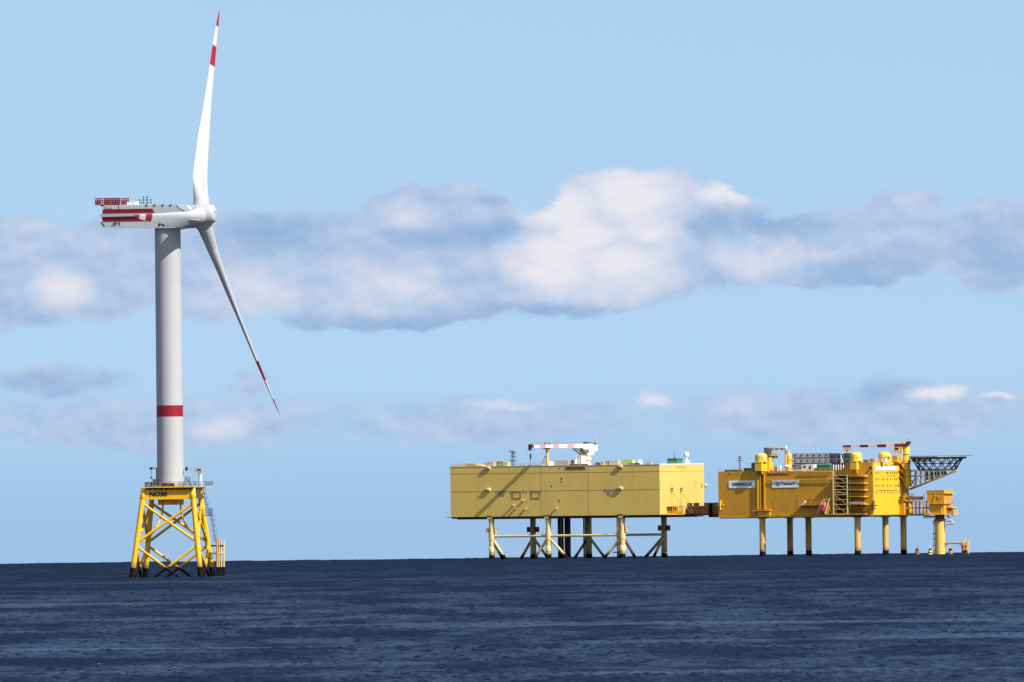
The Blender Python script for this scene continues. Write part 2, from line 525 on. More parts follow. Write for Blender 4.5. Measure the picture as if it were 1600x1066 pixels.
# ------------------------------------------------------------------ the sea: one curved sheet with real waves
def make_sea():
    fine = np.arange(-0.0205, 0.0205001, 0.00007)
    w = [fine[-1]]; st = 0.00007
    while w[-1] < math.pi * 0.55:
        st = min(st * 1.25, 0.12); w.append(w[-1] + st)
    w = np.array(w[1:])
    az_ = np.concatenate([-w[::-1], fine, w])
    r = [60.0]
    while r[-1] < 60000:
        a = r[-1]
        k = 0.05 if a < 1200 else (0.01 if a < 2300 else (0.00035 if a < 5000 else (0.0006 if a < 15600 else 0.03)))
        r.append(a * (1 + k))
    r = np.array(r)
    dr = np.gradient(r)
    daz = np.gradient(az_)
    nr, na = len(r), len(az_)
    g = np.random.default_rng(11)
    comps = []
    for i in range(64):
        lam = 0.7 * (5 / 0.7) ** ((i + g.random()) / 64)
        th = g.normal(math.radians(200), math.radians(55))       # running towards the viewer and to the left
        k = 2 * math.pi / lam
        slope = 0.045 * (1.0 if lam < 2 else (2 / lam) ** 0.6)
        comps.append((k * math.sin(th), k * math.cos(th), slope / k, g.random() * 6.283, lam))
    for i in range(7):                                            # a low swell, seen along the horizon line
        lam = g.uniform(28, 90); th = g.uniform(0, 6.283); k = 2 * math.pi / lam
        comps.append((k * math.sin(th), k * math.cos(th), 0.06, g.random() * 6.283, lam))
    sl = []
    for i in range(14):                                           # calm lanes and gust patches
        lx = 10 ** g.uniform(2.2, 3.0); ly = 10 ** g.uniform(2.0, 2.9)
        sl.append((2 * math.pi / lx * g.choice([-1, 1]) * 0.5, 2 * math.pi / ly, g.random() * 6.283))
    co = np.empty((nr, na, 3), np.float32)
    sx, cx = np.sin(az_), np.cos(az_)
    for i0 in range(0, nr, 400):
        rr = r[i0:i0 + 400, None]
        X = rr * sx[None]; Y = rr * cx[None]
        sp = np.maximum(rr * daz[None], np.minimum(dr[i0:i0 + 400, None], 3.0) * 0.12)
        Z = np.zeros_like(X)
        gust = sum(np.sin(a * X + b * Y + p) for a, b, p in sl) / math.sqrt(7)
        amp = np.clip(1.0 + 0.30 * gust, 0.45, 1.6)
        for kx, ky, A, ph, lam in comps:
            fade = np.clip(lam / (2.2 * sp) - 1, 0, 1)
            if fade.max() <= 0:
                continue
            s = np.sin(kx * X + ky * Y + ph)
            Z += A * fade * (s + 0.22 * (s * s - 0.5))
        co[i0:i0 + 400, :, 0] = X; co[i0:i0 + 400, :, 1] = Y
        co[i0:i0 + 400, :, 2] = Z * amp - rr * rr / (2 * EARTH)
    me = bpy.data.meshes.new('sea')
    nv = nr * na
    me.vertices.add(nv); me.vertices.foreach_set('co', co.ravel())
    idx = np.arange(nv, dtype=np.int32).reshape(nr, na)
    q = np.stack([idx[:-1, :-1], idx[:-1, 1:], idx[1:, 1:], idx[1:, :-1]], -1).reshape(-1, 4)
    nf = len(q)
    me.loops.add(nf * 4); me.loops.foreach_set('vertex_index', q.ravel())
    me.polygons.add(nf); me.polygons.foreach_set('loop_start', np.arange(0, nf * 4, 4, dtype=np.int32))
    me.polygons.foreach_set('use_smooth', np.ones(nf, dtype=bool))
    me.update()
    ob = bpy.data.objects.new('sea', me)
    COL.objects.link(ob)
    m = bpy.data.materials.new('sea_water'); m.use_nodes = True
    nt = m.node_tree
    b = nt.nodes['Principled BSDF']
    b.inputs['Base Color'].default_value = (0.0035, 0.0095, 0.024, 1)
    
    t0 = nt.nodes.new('ShaderNodeTexCoord')
    def noise(scale, detail, stretch):
        mp = nt.nodes.new('ShaderNodeMapping'); mp.inputs[3].default_value = stretch
        nt.links.new(t0.outputs['Object'], mp.inputs[0])
        q = nt.nodes.new('ShaderNodeTexNoise'); q.inputs['Scale'].default_value = scale; q.inputs['Detail'].default_value = detail
        nt.links.new(mp.outputs[0], q.inputs['Vector'])
        return q.outputs['Fac']
    def rng_(v, a, c, d, e):
        r_ = nt.nodes.new('ShaderNodeMapRange'); r_.interpolation_type = 'SMOOTHSTEP'
        nt.links.new(v, r_.inputs[0])
        for i_, x_ in enumerate((a, c, d, e)):
            r_.inputs[i_ + 1].default_value = x_
        return r_.outputs[0]
    def mth(op, a, c):
        m_ = nt.nodes.new('ShaderNodeMath'); m_.operation = op
        for i_, x_ in enumerate((a, c)):
            if isinstance(x_, (int, float)):
                m_.inputs[i_].default_value = x_
            else:
                nt.links.new(x_, m_.inputs[i_])
        return m_.outputs[0]
    # wind lanes: smoother water between gust-roughened patches
    lanes = rng_(noise(0.006, 5, (0.8, 1.0, 1)), 0.52, 0.66, 0.0, 1.0)
    lanes2 = rng_(noise(0.016, 4, (0.6, 1.0, 1)), 0.55, 0.72, 0.0, 0.7)
    calm = mth('MAXIMUM', lanes, lanes2)
    # farther out the unresolved waves make the surface optically rougher
    sp_ = nt.nodes.new('ShaderNodeSeparateXYZ'); nt.links.new(t0.outputs['Object'], sp_.inputs[0])
    farr = rng_(sp_.outputs[1], 3000, 9000, SEA_ROUGH[0], SEA_ROUGH[1])
    nt.links.new(mth('SUBTRACT', farr, mth('MULTIPLY', calm, SEA_ROUGH[2])), b.inputs['Roughness'])
    b.inputs['IOR'].default_value = 1.333
    b.inputs['Specular IOR Level'].default_value = 0.5
    t = nt.nodes.new('ShaderNodeTexCoord')
    n = nt.nodes.new('ShaderNodeTexNoise'); n.inputs['Scale'].default_value = 0.9; n.inputs['Detail'].default_value = 4
    nt.links.new(t.outputs['Object'], n.inputs['Vector'])
    bp = nt.nodes.new('ShaderNodeBump'); bp.inputs['Strength'].default_value = 1.0; bp.inputs['Distance'].default_value = SEA_BUMP
    nt.links.new(n.outputs['Fac'], bp.inputs['Height'])
    # unresolved chop: wave faces lean towards the oncoming wind (-Y) by an amount that comes in rows along the wind
    rows = noise(0.05, 7, (1.0, 0.07, 1))
    for q in nt.nodes:
        if q.type == 'TEX_NOISE' and abs(q.inputs['Scale'].default_value - 0.05) < 1e-6:
            q.inputs['Roughness'].default_value = 0.72
    dash = rng_(noise(1.15, 3, (0.6, 0.12, 1)), 0.56, 0.68, 0.0, 1.0)
    lean = rng_(rows, 0.40, 0.62, 0.0, SEA_TILT[2])
    lean = mth('ADD', mth('MULTIPLY', lean, mth('SUBTRACT', 1.0, mth('MULTIPLY', calm, 0.9))), rng_(sp_.outputs[1], 3200, 11000, SEA_TILT[0], SEA_TILT[1]))
    lean = mth('ADD', lean, mth('MULTIPLY', mth('MULTIPLY', dash, SEA_TILT[3]), mth('SUBTRACT', 1.0, calm)))
    cv_ = nt.nodes.new('ShaderNodeCombineXYZ'); nt.links.new(mth('MULTIPLY', lean, -1.0), cv_.inputs[1])
    ad = nt.nodes.new('ShaderNodeVectorMath'); nt.links.new(bp.outputs[0], ad.inputs[0]); nt.links.new(cv_.outputs[0], ad.inputs[1])
    nm = nt.nodes.new('ShaderNodeVectorMath'); nm.operation = 'NORMALIZE'; nt.links.new(ad.outputs[0], nm.inputs[0])
    nt.links.new(nm.outputs[0], b.inputs['Normal'])
    me.materials.append(m)
    ob['kind'] = 'structure'
    ob['label'] = 'dark blue choppy open sea reaching to the horizon'
    return ob


SEA_BUMP = 0.12
SEA_ROUGH = (0.34, 0.42, 0.10)
SEA_TILT = (0.05, 0.32, 0.36, 0.62)
sea = make_sea()

# ------------------------------------------------------------------ wind turbine on its jacket
TJ = Frame(265.3, F_PX / 5.9, R(10.0))          # jacket heading
TN = Frame(264.0, F_PX / 5.9, R(18.4))          # nacelle heading
wtb = thing('wind_turbine', TJ, (0, 0, 0), 'white wind turbine with one red band on a yellow lattice jacket in the sea', 'wind turbine')


def make_turbine():
    z_top = TN.P(262, 357).z
    z_base = TN.P(267, 757).z
    # --- tower: flanged sections, the red band is paint of its own
    mb = MB(LGREY)
    r_at = lambda z: 3.55 - 0.13 * (z - z_base) / (z_top - z_base)
    zb0, zb1 = TN.P(266, 651).z, TN.P(266, 633.5).z
    zs = [z_base, zb0, zb1, TN.P(262, 520).z, TN.P(262, 440).z, z_top + 0.6]
    for a, b in zip(zs[:-1], zs[1:]):
        mb.use(LGREY)
        if a != zb0:
            mb.lathe((0, 0, 0), UP, [(a, r_at(a)), (b - 0.05, r_at(b))], 64)
            mb.lathe((0, 0, 0), UP, [(b - 0.05, r_at(b) - 0.02), (b, r_at(b) - 0.02)], 64, cap=False)
    tower = mb.build('tower', wtb, TN)
    MB(RED).lathe((0, 0, 0), UP, [(zb0, r_at(zb0) + 0.02), (zb1, r_at(zb1) + 0.02)], 64).build('red_band', tower, TN)
    d = MB(GALV)
    d.lathe((0, 0, 0), UP, [(z_base - 0.1, 3.75), (z_base + 0.5, 3.75)], 48)
    d.build('tower_flange', tower, TN)

    # --- nacelle
    W = 4.0
    P = lambda x, y, Y=-W: TN.P(x, y, Y)
    out = [(161.5, 320.4), (158.8, 327.4), (160.3, 328.0), (160.3, 333.5), (158.6, 334.0), (158.6, 340.0), (160.3, 340.3),
           (160.3, 346), (158.2, 347.0), (163.2, 354.8), (200, 356.3), (250, 357.0), (284, 356.6), (293, 354.5), (297, 351),
           (298.5, 340), (297, 327), (292, 321.5), (276, 320.0)]
    mb = MB(NACG)
    ring = [P(x, y) for x, y in out]
    n = len(ring)
    inset = 0.35
    cen = sum(ring, V((0, 0, 0))) / n
    vs, fs = [], []
    for Y, k in ((-W, 0.985), (-W + inset, 1.0), (W - inset, 1.0), (W, 0.985)):
        for p in ring:
            q = cen + (p - cen) * k
            vs.append((q.x, Y, q.z))
    for j in range(3):
        for i in range(n):
            fs.append((j * n + i, j * n + (i + 1) % n, (j + 1) * n + (i + 1) % n, (j + 1) * n + i))
    fs += [tuple(range(n)), tuple(range(3 * n, 4 * n))]
    mb.add(vs, fs)
    # roof hatch hump and helicopter deck support
    a, b = P(198, 320.6, -1.6), P(211, 315.2, -1.6)
    mb.use(WHITE).box((a.x, -1.6, a.z), (b.x, 1.6, b.z))
    nac = mb.build('nacelle', wtb, TN)
    yo = -W - 0.05
    def panel(name, pts, mat, y0=-W + 0.1, y1=yo):
        ps = [P(x, y, y1) for x, y in pts]
        return MB(mat).prism(ps, (0, y0 - y1, 0)).build(name, nac, TN)
    panel('red_stripe', [(160.4, 327.2), (238, 326.2), (241.8, 332.6), (159.6, 334.0)], DRED, y1=yo - 0.06)
    panel('red_stripe', [(158.9, 339.4), (226, 338.5), (243, 340.5), (243, 344.8), (160.2, 346.0)], DRED, y1=yo - 0.06)
    panel('ledge', [(155.6, 334.6), (226, 333.4), (240, 334.2), (226, 337.6), (156.6, 339.3)], LGREY, y1=yo - 0.35)
    panel('rear_bumper', [(157.4, 346.8), (158.4, 346.8), (163.6, 354.6), (162.2, 355.2), (158.2, 350.5)], DARK, y1=yo - 0.2)
    panel('vent_grille', [(164, 323), (176, 322.8), (176, 326.0), (164, 326.2)], GREY, y1=yo - 0.03)
    panel('white_nose_panel', [(276, 320.2), (292, 321.7), (297, 327), (298, 334), (281, 326)], WHITE, y1=yo - 0.04)
    panel('panel_joint', [(185.2, 320.6), (185.6, 320.6), (185.6, 327), (185.2, 327)], DARK, y1=yo - 0.03)
    for x in (229.0, 241.6, 254.5, 267.0):
        panel('roof_lug', [(x - 0.8, 318.9), (x + 0.8, 318.9), (x + 0.8, 322.2), (x - 0.8, 322.2)], DARK, y1=yo - 0.1)
    # lettering on the flank
    o0 = P(248.0, 353.9, yo - 0.02); w = (P(287, 353, yo) - o0).x
    text_into(MB(), 'RWE', NAVY, o0, (1, 0, 0), UP, w, 1.45, 0.02, 0.02).build('lettering', nac, TN)
    o0 = P(179.5, 352.6, yo - 0.02)
    text_into(MB(), 'M', INK, o0, (1, 0, 0), UP, 1.35, 0.95, 0.02, -0.01).build('lettering', nac, TN)
    mb = MB(INK)
    tri = [P(174.2, 352.6, yo - 0.03), P(178.6, 347.6, yo - 0.03), P(178.9, 352.4, yo - 0.03)]
    for i in range(3):
        mb.tube(tri[i], tri[(i + 1) % 3], 0.045, 0.045, 4)
    mb.build('emblem', nac, TN)
    # helicopter hoist deck
    a, b = P(148.2, 320.6), P(186, 319.2)
    hd = MB(DRED).box((a.x, -W, a.z), (b.x, W, b.z)).use(DARK).box((a.x + 1.5, -W + .3, a.z - .35), (P(178, 320).x, W - .3, a.z)).build('hoist_deck', wtb, TN)
    mb = MB(DRED)
    top = 1.6
    x0, x1 = a.x + .05, b.x - .05
    for Y in (-W + .05, W - .05):
        L = x1 - x0
        k = 13
        for i in range(k + 1):
            x = x0 + L * i / k
            mb.box((x - .09, Y - .05, b.z), (x + .09, Y + .05, b.z + top))
        for z in (0.5, 1.0, top):
            mb.box((x0, Y - .045, b.z + z - .08), (x1, Y + .045, b.z + z + .08))
        for i in (0, 1, 2, 9, 10, 11, 12):
            xx = x0 + L * (i + .5) / k
            mb.box((xx - .09, Y - .03, b.z), (xx + .09, Y + .03, b.z + top * .62))
    for x in (x0, x1):
        for i in range(5):
            Y = -W + .05 + (2 * W - .1) * i / 4
            mb.box((x - .05, Y - .05, b.z), (x + .05, Y + .05, b.z + top))
        for z in (0.5, 1.0, top):
            mb.box((x - .045, -W, b.z + z - .05), (x + .045, W, b.z + z + .05))
    mb.build('railing', hd, TN)
    # instrument masts
    for px, pt, Y, arms in ((221.0, 301.5, -0.6, 1), (227.2, 303.5, -1.2, 2), (232.5, 302.5, 0.8, 1)):
        b = P(px, 320.5, Y); t = P(px, pt, Y)
        mb = MB(GALV)
        mb.tube(b, t, 0.09, 0.05, 6)
        for j in range(arms + 1):
            z = b.z + 0.5 + 0.7 * j
            mb.tube((b.x - .55, Y, z), (b.x + .55, Y, z), .07, .07, 5)
            for s in (-.55, .55):
                mb.use(DARK).lathe((b.x + s, Y, z), UP, [(-.05, .1), (.12, .22), (.3, .18), (.42, .05)], 8)
                mb.use(GALV)
        mb.build('instrument_mast', nac, TN)

    # --- rotor
    tau = R(8.0); th0 = R(-29.25)
    hc = TN.P(314.2, 336.7, 0.0)
    a = V((math.cos(tau), 0, math.sin(tau))); u = V((-math.sin(tau), 0, math.cos(tau))); v = V((0, -1, 0))
    mb = MB(GRP)
    mb.lathe(hc, a, [(-4.6, 2.75), (-2.9, 3.0), (-2.2, 3.1), (-0.6, 3.12), (0.8, 3.05), (2.2, 2.75), (3.2, 2.45), (3.7, 2.2), (3.9, 2.0), (3.92, 0.0)], 56, cap=False)
    hub = mb.build('hub', wtb, TN)
    mb = MB(NACG)
    mb.lathe(hc, a, [(-7.2, 2.9), (-4.3, 2.9), (-4.3, 2.6), (-2.8, 2.6)], 40)
    mb.build('main_bearing_neck', nac, TN)
    MB(DARK).lathe(hc + u * 0.2, a, [(3.88, 0.30), (3.98, 0.26)], 12).build('nose_hatch', hub, TN)

    RAD = 373 / 5.9
    CH = [(0.035, 4.25, 1.0), (0.055, 4.3, 0.98), (0.085, 4.4, 0.84), (0.12, 4.52, 0.72), (0.155, 4.6, 0.62), (0.19, 4.6, 0.55), (0.25, 4.42, 0.48), (0.30, 4.2, 0.44), (0.38, 4.1, 0.40),
          (0.46, 3.4, 0.38), (0.55, 2.85, 0.37), (0.645, 2.4, 0.36), (0.73, 2.2, 0.35), (0.80, 1.85, 0.34), (0.87, 1.45, 0.33), (0.93, 1.0, 0.30), (0.97, 0.62, 0.28), (0.99, 0.32, 0.26), (1.0, 0.06, 0.2)]
    xs_ = [c[0] for c in CH]
    pitch_at = lambda f: float(np.interp(f, [0, .15, .27, .49, .75, 1], [34, 29, 24, 17, 11, 8]))
    def prof(f):
        return float(np.interp(f, xs_, [c[1] for c in CH])), float(np.interp(f, xs_, [c[2] for c in CH]))
    stations = sorted(set(list(np.linspace(0.035, 0.3, 24)) + list(np.linspace(0.3, 0.97, 30)) + [0.72, 0.817, 0.913, 0.98, 0.99, 0.996, 1.0]))
    NP = 32
    for k in range(3):
        th = th0 + k * 2 * math.pi / 3
        d = math.cos(th) * u + math.sin(th) * v
        e = -math.sin(th) * u + math.cos(th) * v
        # pitch bearing collar
        MB(GRP).lathe(hc, d, [(0.5, 2.35), (2.95, 2.32), (3.25, 2.25), (3.25, 2.05)], 40).build('blade_collar', hub, TN)
        MB(DARK).lathe(hc, d, [(3.25, 2.10), (3.42, 2.10)], 40).build('pitch_bearing', hub, TN)
        vs, fs, mi = [], [], []
        for f in stations:
            c, t = prof(f)
            beta = R(pitch_at(f))
            tdir = math.cos(beta) * e - math.sin(beta) * a
            ndir = tdir.cross(d).normalized()
            le = (0.5 if f < 0.05 else 0.5 + (0.24 - 0.5) * min(1, (f - 0.05) / 0.11))
            cen = hc + d * (RAD * f) + a * (3.0 * f ** 1.6)
            w = max(0.0, min(1.0, (f - 0.045) / 0.13)); w = w * w * (3 - 2 * w)
            for i in range(NP):
                ph = 2 * math.pi * i / NP
                xc = 0.5 - 0.5 * math.cos(ph)
                yt = 5 * t * (0.2969 * math.sqrt(max(xc, 0)) - 0.126 * xc - 0.3516 * xc ** 2 + 0.2843 * xc ** 3 - 0.1036 * xc ** 4)
                camber = 0.04 * math.sin(math.pi * xc) * w
                ya = camber + (yt if ph < math.pi else -yt)
                yc = 0.5 * math.sin(ph)
                y = yc * t * (1 - w) + ya * w if w < 1 else ya
                vs.append(cen + tdir * ((xc - le) * c) + ndir * (y * c))
        ns = len(stations)
        mb = MB(GRP, RED); mb.smooth = True
        faces_w, faces_r = [], []
        for j in range(ns - 1):
            fm = (stations[j] + stations[j + 1]) / 2
            red = fm > 0.913 or 0.72 < fm < 0.817
            for i in range(NP):
                (faces_r if red else faces_w).append((j * NP + i, j * NP + (i + 1) % NP, (j + 1) * NP + (i + 1) % NP, (j + 1) * NP + i))
        faces_w.append(tuple(range(NP)))
        mb.v = [tuple(p) for p in vs]
        for fs_, mtl in ((faces_w, 0), (faces_r, 1)):
            for f in fs_:
                mb.f.append(list(f)); mb.m.append(mtl); mb.sm.append(len(f) == 4)
        bl = mb.build('blade', wtb, TN)
        # raised fairing strip near the root, on the trailing half
        f0, f1 = 0.085, 0.20
        ps = []
        for f in (f0, f1):
            c, t = prof(f)
            beta = R(pitch_at(f))
            tdir = math.cos(beta) * e - math.sin(beta) * a
            ndir = tdir.cross(d).normalized()
            w = max(0.0, min(1.0, (f - 0.045) / 0.13)); w = w * w * (3 - 2 * w)
            cen = hc + d * (RAD * f) + a * (3.0 * f ** 1.6)
            for sgn in (1, -1):
                ps.append((cen + tdir * c * 0.16, ndir * (sgn * c * 0.46 * (t * (1 - w) + t * 0.98 * w))))
        for q in (0, 1):
            p0 = ps[q][0] + ps[q][1]; p1 = ps[q + 2][0] + ps[q + 2][1]
            MB(GRP).tube(p0, p1, 0.16, 0.05, 8).build('vortex_strip', bl, TN)

    # --- jacket
    legs = {}
    lines = {'FL': ((225.3, 765), (206.7, 902.5), 1), 'FR': ((301, 765), (314.3, 902.5), 1), 'BL': ((237.8, 765), (226.0, 902.5), 0), 'BR': ((311.2, 765), (332.5, 902.5), 0)}
    wT, wB = 13.0, 18.5
    for nme, (t, b, front) in lines.items():
        sg = -1 if front else 1
        T = TJ.P(t[0], t[1], sg * wT / 2); B = TJ.P(b[0], b[1], sg * wB / 2)
        legs[nme] = (T, B)
    def on(nme, z):
        T, B = legs[nme]
        return B + (T - B) * ((z - B.z) / (T.z - B.z))
    zg = TJ.P(260, 887).z                     # top of the dark band
    JACKG = paint('jacket_yellow_paint_with_growth', (0.74, 0.40, 0.008), 0.4, 0.07, 0.3, 0.12, growth=zg)
    def pipe(mb, p, q, r0, r1=None):
        """pipe painted yellow above the splash zone, dark below it"""
        r1 = r0 if r1 is None else r1
        p, q = V(p), V(q)
        if p.z < q.z:
            p, q, r0, r1 = q, p, r1, r0
        if q.z < zg < p.z:
            k = (p.z - zg) / (p.z - q.z)
            m = p.lerp(q, k); rm = r0 + (r1 - r0) * k
            mb.use(JACKG).tube(p, m, r0, rm, 16); mb.use(BLACK).tube(m, q, rm * 1.04, r1 * 1.04, 16)
        else:
            mb.use(JACK if q.z >= zg else BLACK).tube(p, q, r0, r1, 16)
    zt = TJ.P(265, 765).z
    for nme in legs:
        mb = MB(JACK, BLACK)
        pipe(mb, on(nme, zt + 0.4), on(nme, -7), 0.70, 0.74)
        mb.use(JACK)
        T = on(nme, zt - 1.1)
        mb.lathe(T, (legs[nme][0] - legs[nme][1]), [(-1.5, 0.72), (-1.4, 0.80), (1.6, 0.80), (1.6, 0.3)], 20)
        mb.build('jacket_leg', wtb, TJ)
    z1, z2, z3, z4 = TJ.P(265, 786).z, TJ.P(265, 847.5).z, TJ.P(265, 852.5).z, -4.7
    for A, B in (('FL', 'FR'), ('BL', 'BR'), ('FL', 'BL'), ('FR', 'BR')):
        for za, zb in ((z1, z2), (z3, z4)):
            for p, q in ((A, B), (B, A)):
                mb = MB(JACK, BLACK)
                pipe(mb, on(p, za), on(q, zb), 0.36)
                mb.build('jacket_brace', wtb, TJ)
    # transition piece: box girders between the leg tops round a central can
    zt0, zt1 = TJ.P(265, 780.5).z, TJ.P(265, 765.5).z
    mb = MB(JACK)
    T = {k: on(k, (zt0 + zt1) / 2) for k in legs}
    for A, B in (('FL', 'FR'), ('BL', 'BR'), ('FL', 'BL'), ('FR', 'BR')):
        p, q = T[A], T[B]
        dr = (q - p).normalized(); nn = V((-dr.y, dr.x, 0)) * 0.45
        p = V((p.x, p.y, 0)); q = V((q.x, q.y, 0))
        mb.prism([p + nn + UP * zt0, q + nn + UP * zt0, q - nn + UP * zt0, p - nn + UP * zt0], (0, 0, zt1 - zt0))
    cx_ = V((TJ.local(TN.o).x, 0, 0))
    zc0 = TJ.P(268, 789).z
    mb.use(JACK).lathe(cx_, UP, [(zc0, 3.45), (zt1 + 1.1, 3.45)], 40)
    mb.use(ORANGE).lathe(cx_, UP, [(zt1 + 0.3, 3.9), (TJ.P(265, 758.5).z - .2, 3.9)], 40)
    tp = mb.build('transition_piece', wtb, TJ)
    p = T['FL']; q = T['FR']
    z0 = TJ.P(234, 776.3).z
    o0 = V((TJ.P(234.3, 776.3, p.y - .5).x, p.y - 0.47, z0))
    text_into(MB(), 'NO30', INK, o0, (1, 0, 0), UP, 28 / 5.9, 1.28, 0.03, 0.05).build('lettering', tp, TJ)
    # hanging cable tubes
    for pts in ([(254.8, 788), (253.4, 803), (248, 818), (240, 832), (222, 846)], [(282.2, 788), (283, 802), (289, 817), (297, 829), (306, 836)]):
        Ys = np.linspace(-1.5, -wB / 2 + 1.2, len(pts))
        mb = MB(JACK)
        mb.path([TJ.P(x, y, Y) for (x, y), Y in zip(pts, Ys)], 0.24, 10)
        mb.build('cable_tube', wtb, TJ)
    # deck, its railing, ladder
    zd = TJ.P(265, 760.5).z
    y0, y1 = -8.2, 8.2
    xa, xb = TJ.P(227, 760, y0).x, TJ.P(303.5, 760, y0).x
    mb = MB(JACK)
    mb.box((xa, y0, zd - 0.25), (xb, y1, zd))
    mb.use(DARK).box((xa + .2, y0 + .3, zd - 0.45), (xb - .2, y1, zd - 0.252))
    for i in range(9):
        x = xa + .4 + (xb - xa - .8) * i / 8
        mb.use(ORANGE).box((x - .1, y0 + .5, zd - .9), (x + .1, y1 - .5, zd - .452))
    xc = TJ.P(324, 760, -3).x
    mb.use(GREY).box((xb, -5.5, zd - .3), (xc, 5, zd - .02))
    deck = mb.build('deck', wtb, TJ)
    mb = MB(STEEL)
    mb.rail([(xa, y1, zd), (xa, y0, zd), (xb, y0, zd), (xb, -5.5, zd), (xc, -5.5, zd), (xc, 5, zd)], 1.25, 1.3, 0.07, (0.45, 0.85, 1.25))
    mb.build('railing', deck, TJ)
    # entry stair cage at the tower foot
    mb = MB(STEEL)
    s0 = TJ.P(289.5, 757, -3.2); s1 = TJ.P(298, 744.5, -3.2)
    for Y in (-3.2, -1.8):
        mb.tube((s1.x + .2, Y, zd), (s1.x - 1.2, Y, zd + 2.2), .11, .11, 6)
        mb.tube((s0.x, Y, zd), (s0.x, Y, s1.z), .07, .07, 5)
        mb.tube((s1.x - .4, Y, zd), (s1.x - .4, Y, s1.z), .07, .07, 5)
        for z in (1.5, 1.9, 2.4):
            mb.tube((s0.x, Y, zd + z), (s1.x - .4, Y, zd + z), .05, .05, 5)
    mb.use(ORANGE).box((s0.x, -3.2, zd + 1.25), (s1.x - .4, -1.8, zd + 1.4))
    for i in range(6):
        mb.box((s0.x + .2 + i * .24, -3.2, zd + 1.05 - i * .2), (s0.x + .5 + i * .24, -1.8, zd + 1.12 - i * .2))
    mb.build('entry_stair', deck, TJ)
    # ladder down the right-hand leg
    Lt = TJ.P(315.5, 763, 2.0); Lb = TJ.P(336, 846, 4.0)
    mb = MB(STEEL)
    side = V((0.3, -0.25, 0))
    mid = TJ.P(327, 805, 3.0)
    for A_, B_ in ((Lt, mid), (mid + V((.6, 0, 0)), Lb)):
        mb.tube(A_ - side, B_ - side, .07, .07, 5); mb.tube(A_ + side, B_ + side, .07, .07, 5)
        nR = int((A_ - B_).length / 0.55)
        for i in range(nR + 1):
            p = A_.lerp(B_, i / nR)
            mb.tube(p - side, p + side, .045, .045, 4)
        nh = int((A_ - B_).length / 1.3)
        for i in range(nh + 1):
            p = A_.lerp(B_, i / nh)
            hoop = [p - side + V((0, 0, 0)), p + V((.35, -.5, .1)) - side * .6, p + V((.85, -.3, .1)), p + V((.75, .3, .1)), p + side]
            mb.path(hoop, .04, 4)
        for off in (V((.35, -.5, .1)) - side * .6, V((.85, -.3, .1))):
            mb.tube(A_ + off, B_ + off, .035, .035, 4)
    mb.build('ladder', wtb, TJ)
    a = TJ.P(319, 805.5, 3); b = TJ.P(330, 805.5, 3)
    mb = MB(DARK)
    mb.box((a.x, 1.5, a.z - .15), (b.x, 4.5, a.z))
    mb.use(STEEL).rail([(a.x, 1.5, a.z), (b.x, 1.5, a.z), (b.x, 4.5, a.z), (a.x, 4.5, a.z)], 1.9, .8, .06, (.6, 1.2, 1.9))
    mb.build('rest_platform', wtb, TJ)
    # boat landing: fender pipes and their rungs
    mb = MB(JACK, BLACK)
    for px, Y, r, py in ((339.0, 1.5, 0.26, 842), (341.6, 3.2, 0.26, 842.5), (345.2, 6.0, 0.22, 843.5), (349.0, 7.2, 0.26, 845)):
        t = TJ.P(px, py, Y)
        t2 = V((t.x + .0, Y, -4))
        if True:
            mid_ = V((t.x, Y, zg))
            mb.use(ORANGE if px < 342 else CREAM).tube(t, mid_, r, r, 10); mb.use(BLACK).tube(mid_, t2, r * 1.1, r * 1.1, 10)
    for py in (853.0, 864.8):
        for (xA, YA), (xB, YB) in (((329.5, 5.5), (348.8, 7.2)), ((329.5, 5.5), (339, 1.5)), ((339, 1.5), (349, 7.2))):
            p, q = TJ.P(xA, py, YA), TJ.P(xB, py, YB)
            q.z = p.z
            mb.use(JACK if py > 860 else DARK).tube(p, q, .2, .2, 8)
    mb.build('boat_landing', wtb, TJ)
    # deck cranes and gear standing on the deck
    b = TJ.P(313.2, 757, -1.0); b.z = zd
    cr_ = thing('deck_crane', TJ, b, 'grey deck crane with folded boom right of the turbine tower foot', 'crane')
    t = TJ.P(313.2, 738.6, -1.0)
    MB(LGREY).lathe((b.x, -1, 0), UP, [(zd, .62), (zd + 1.2, .62), (zd + 1.25, .5), (t.z, .5)], 20).build('pedestal', cr_, TJ)
    hd0, hd1 = TJ.P(306.5, 739.5, -1.8), TJ.P(317, 729.8, -.2)
    mb = MB(GALV)
    mb.box((hd0.x, -1.6, t.z), (hd1.x - .1, -.4, t.z + .5))
    mb.use(LGREY).prism([(hd0.x + .1, -1.7, t.z + .5), (hd1.x, -1.7, t.z + .5), (hd1.x, -1.7, hd1.z), (hd0.x + .35, -1.7, hd1.z), (hd0.x, -1.7, t.z + .9)], (0, 1.4, 0))
    mb.use(DARK).box((hd0.x + .3, -1.75, t.z + .62), (hd1.x - .25, -1.702, t.z + .95))
    mb.build('slewing_head', cr_, TJ)
    mb = MB(GALV)
    k0 = V((hd0.x + .4, -1.0, hd1.z - .15)); k1 = TJ.P(291.5, 731.2, -1.0)
    mb.tube(k0, k1, .17, .14, 8)
    k2 = TJ.P(309, 737, -1.0); k3 = TJ.P(294, 733.2, -1.0)
    mb.tube(k2, k3, .14, .1, 8)
    for f in (.3, .6):
        mb.tube(k0.lerp(k1, f), k2.lerp(k3, f), .07, .07, 6)
    mb.build('boom', cr_, TJ)
    MB(DARK).lathe(k1 + V((0, 0, -.8)), UP, [(0, .08), (.15, .3), (.5, .38), (1.0, .3), (1.15, .1)], 12).build('boom_tip', cr_, TJ)

    b = TJ.P(236.3, 757, -4.5); b.z = zd
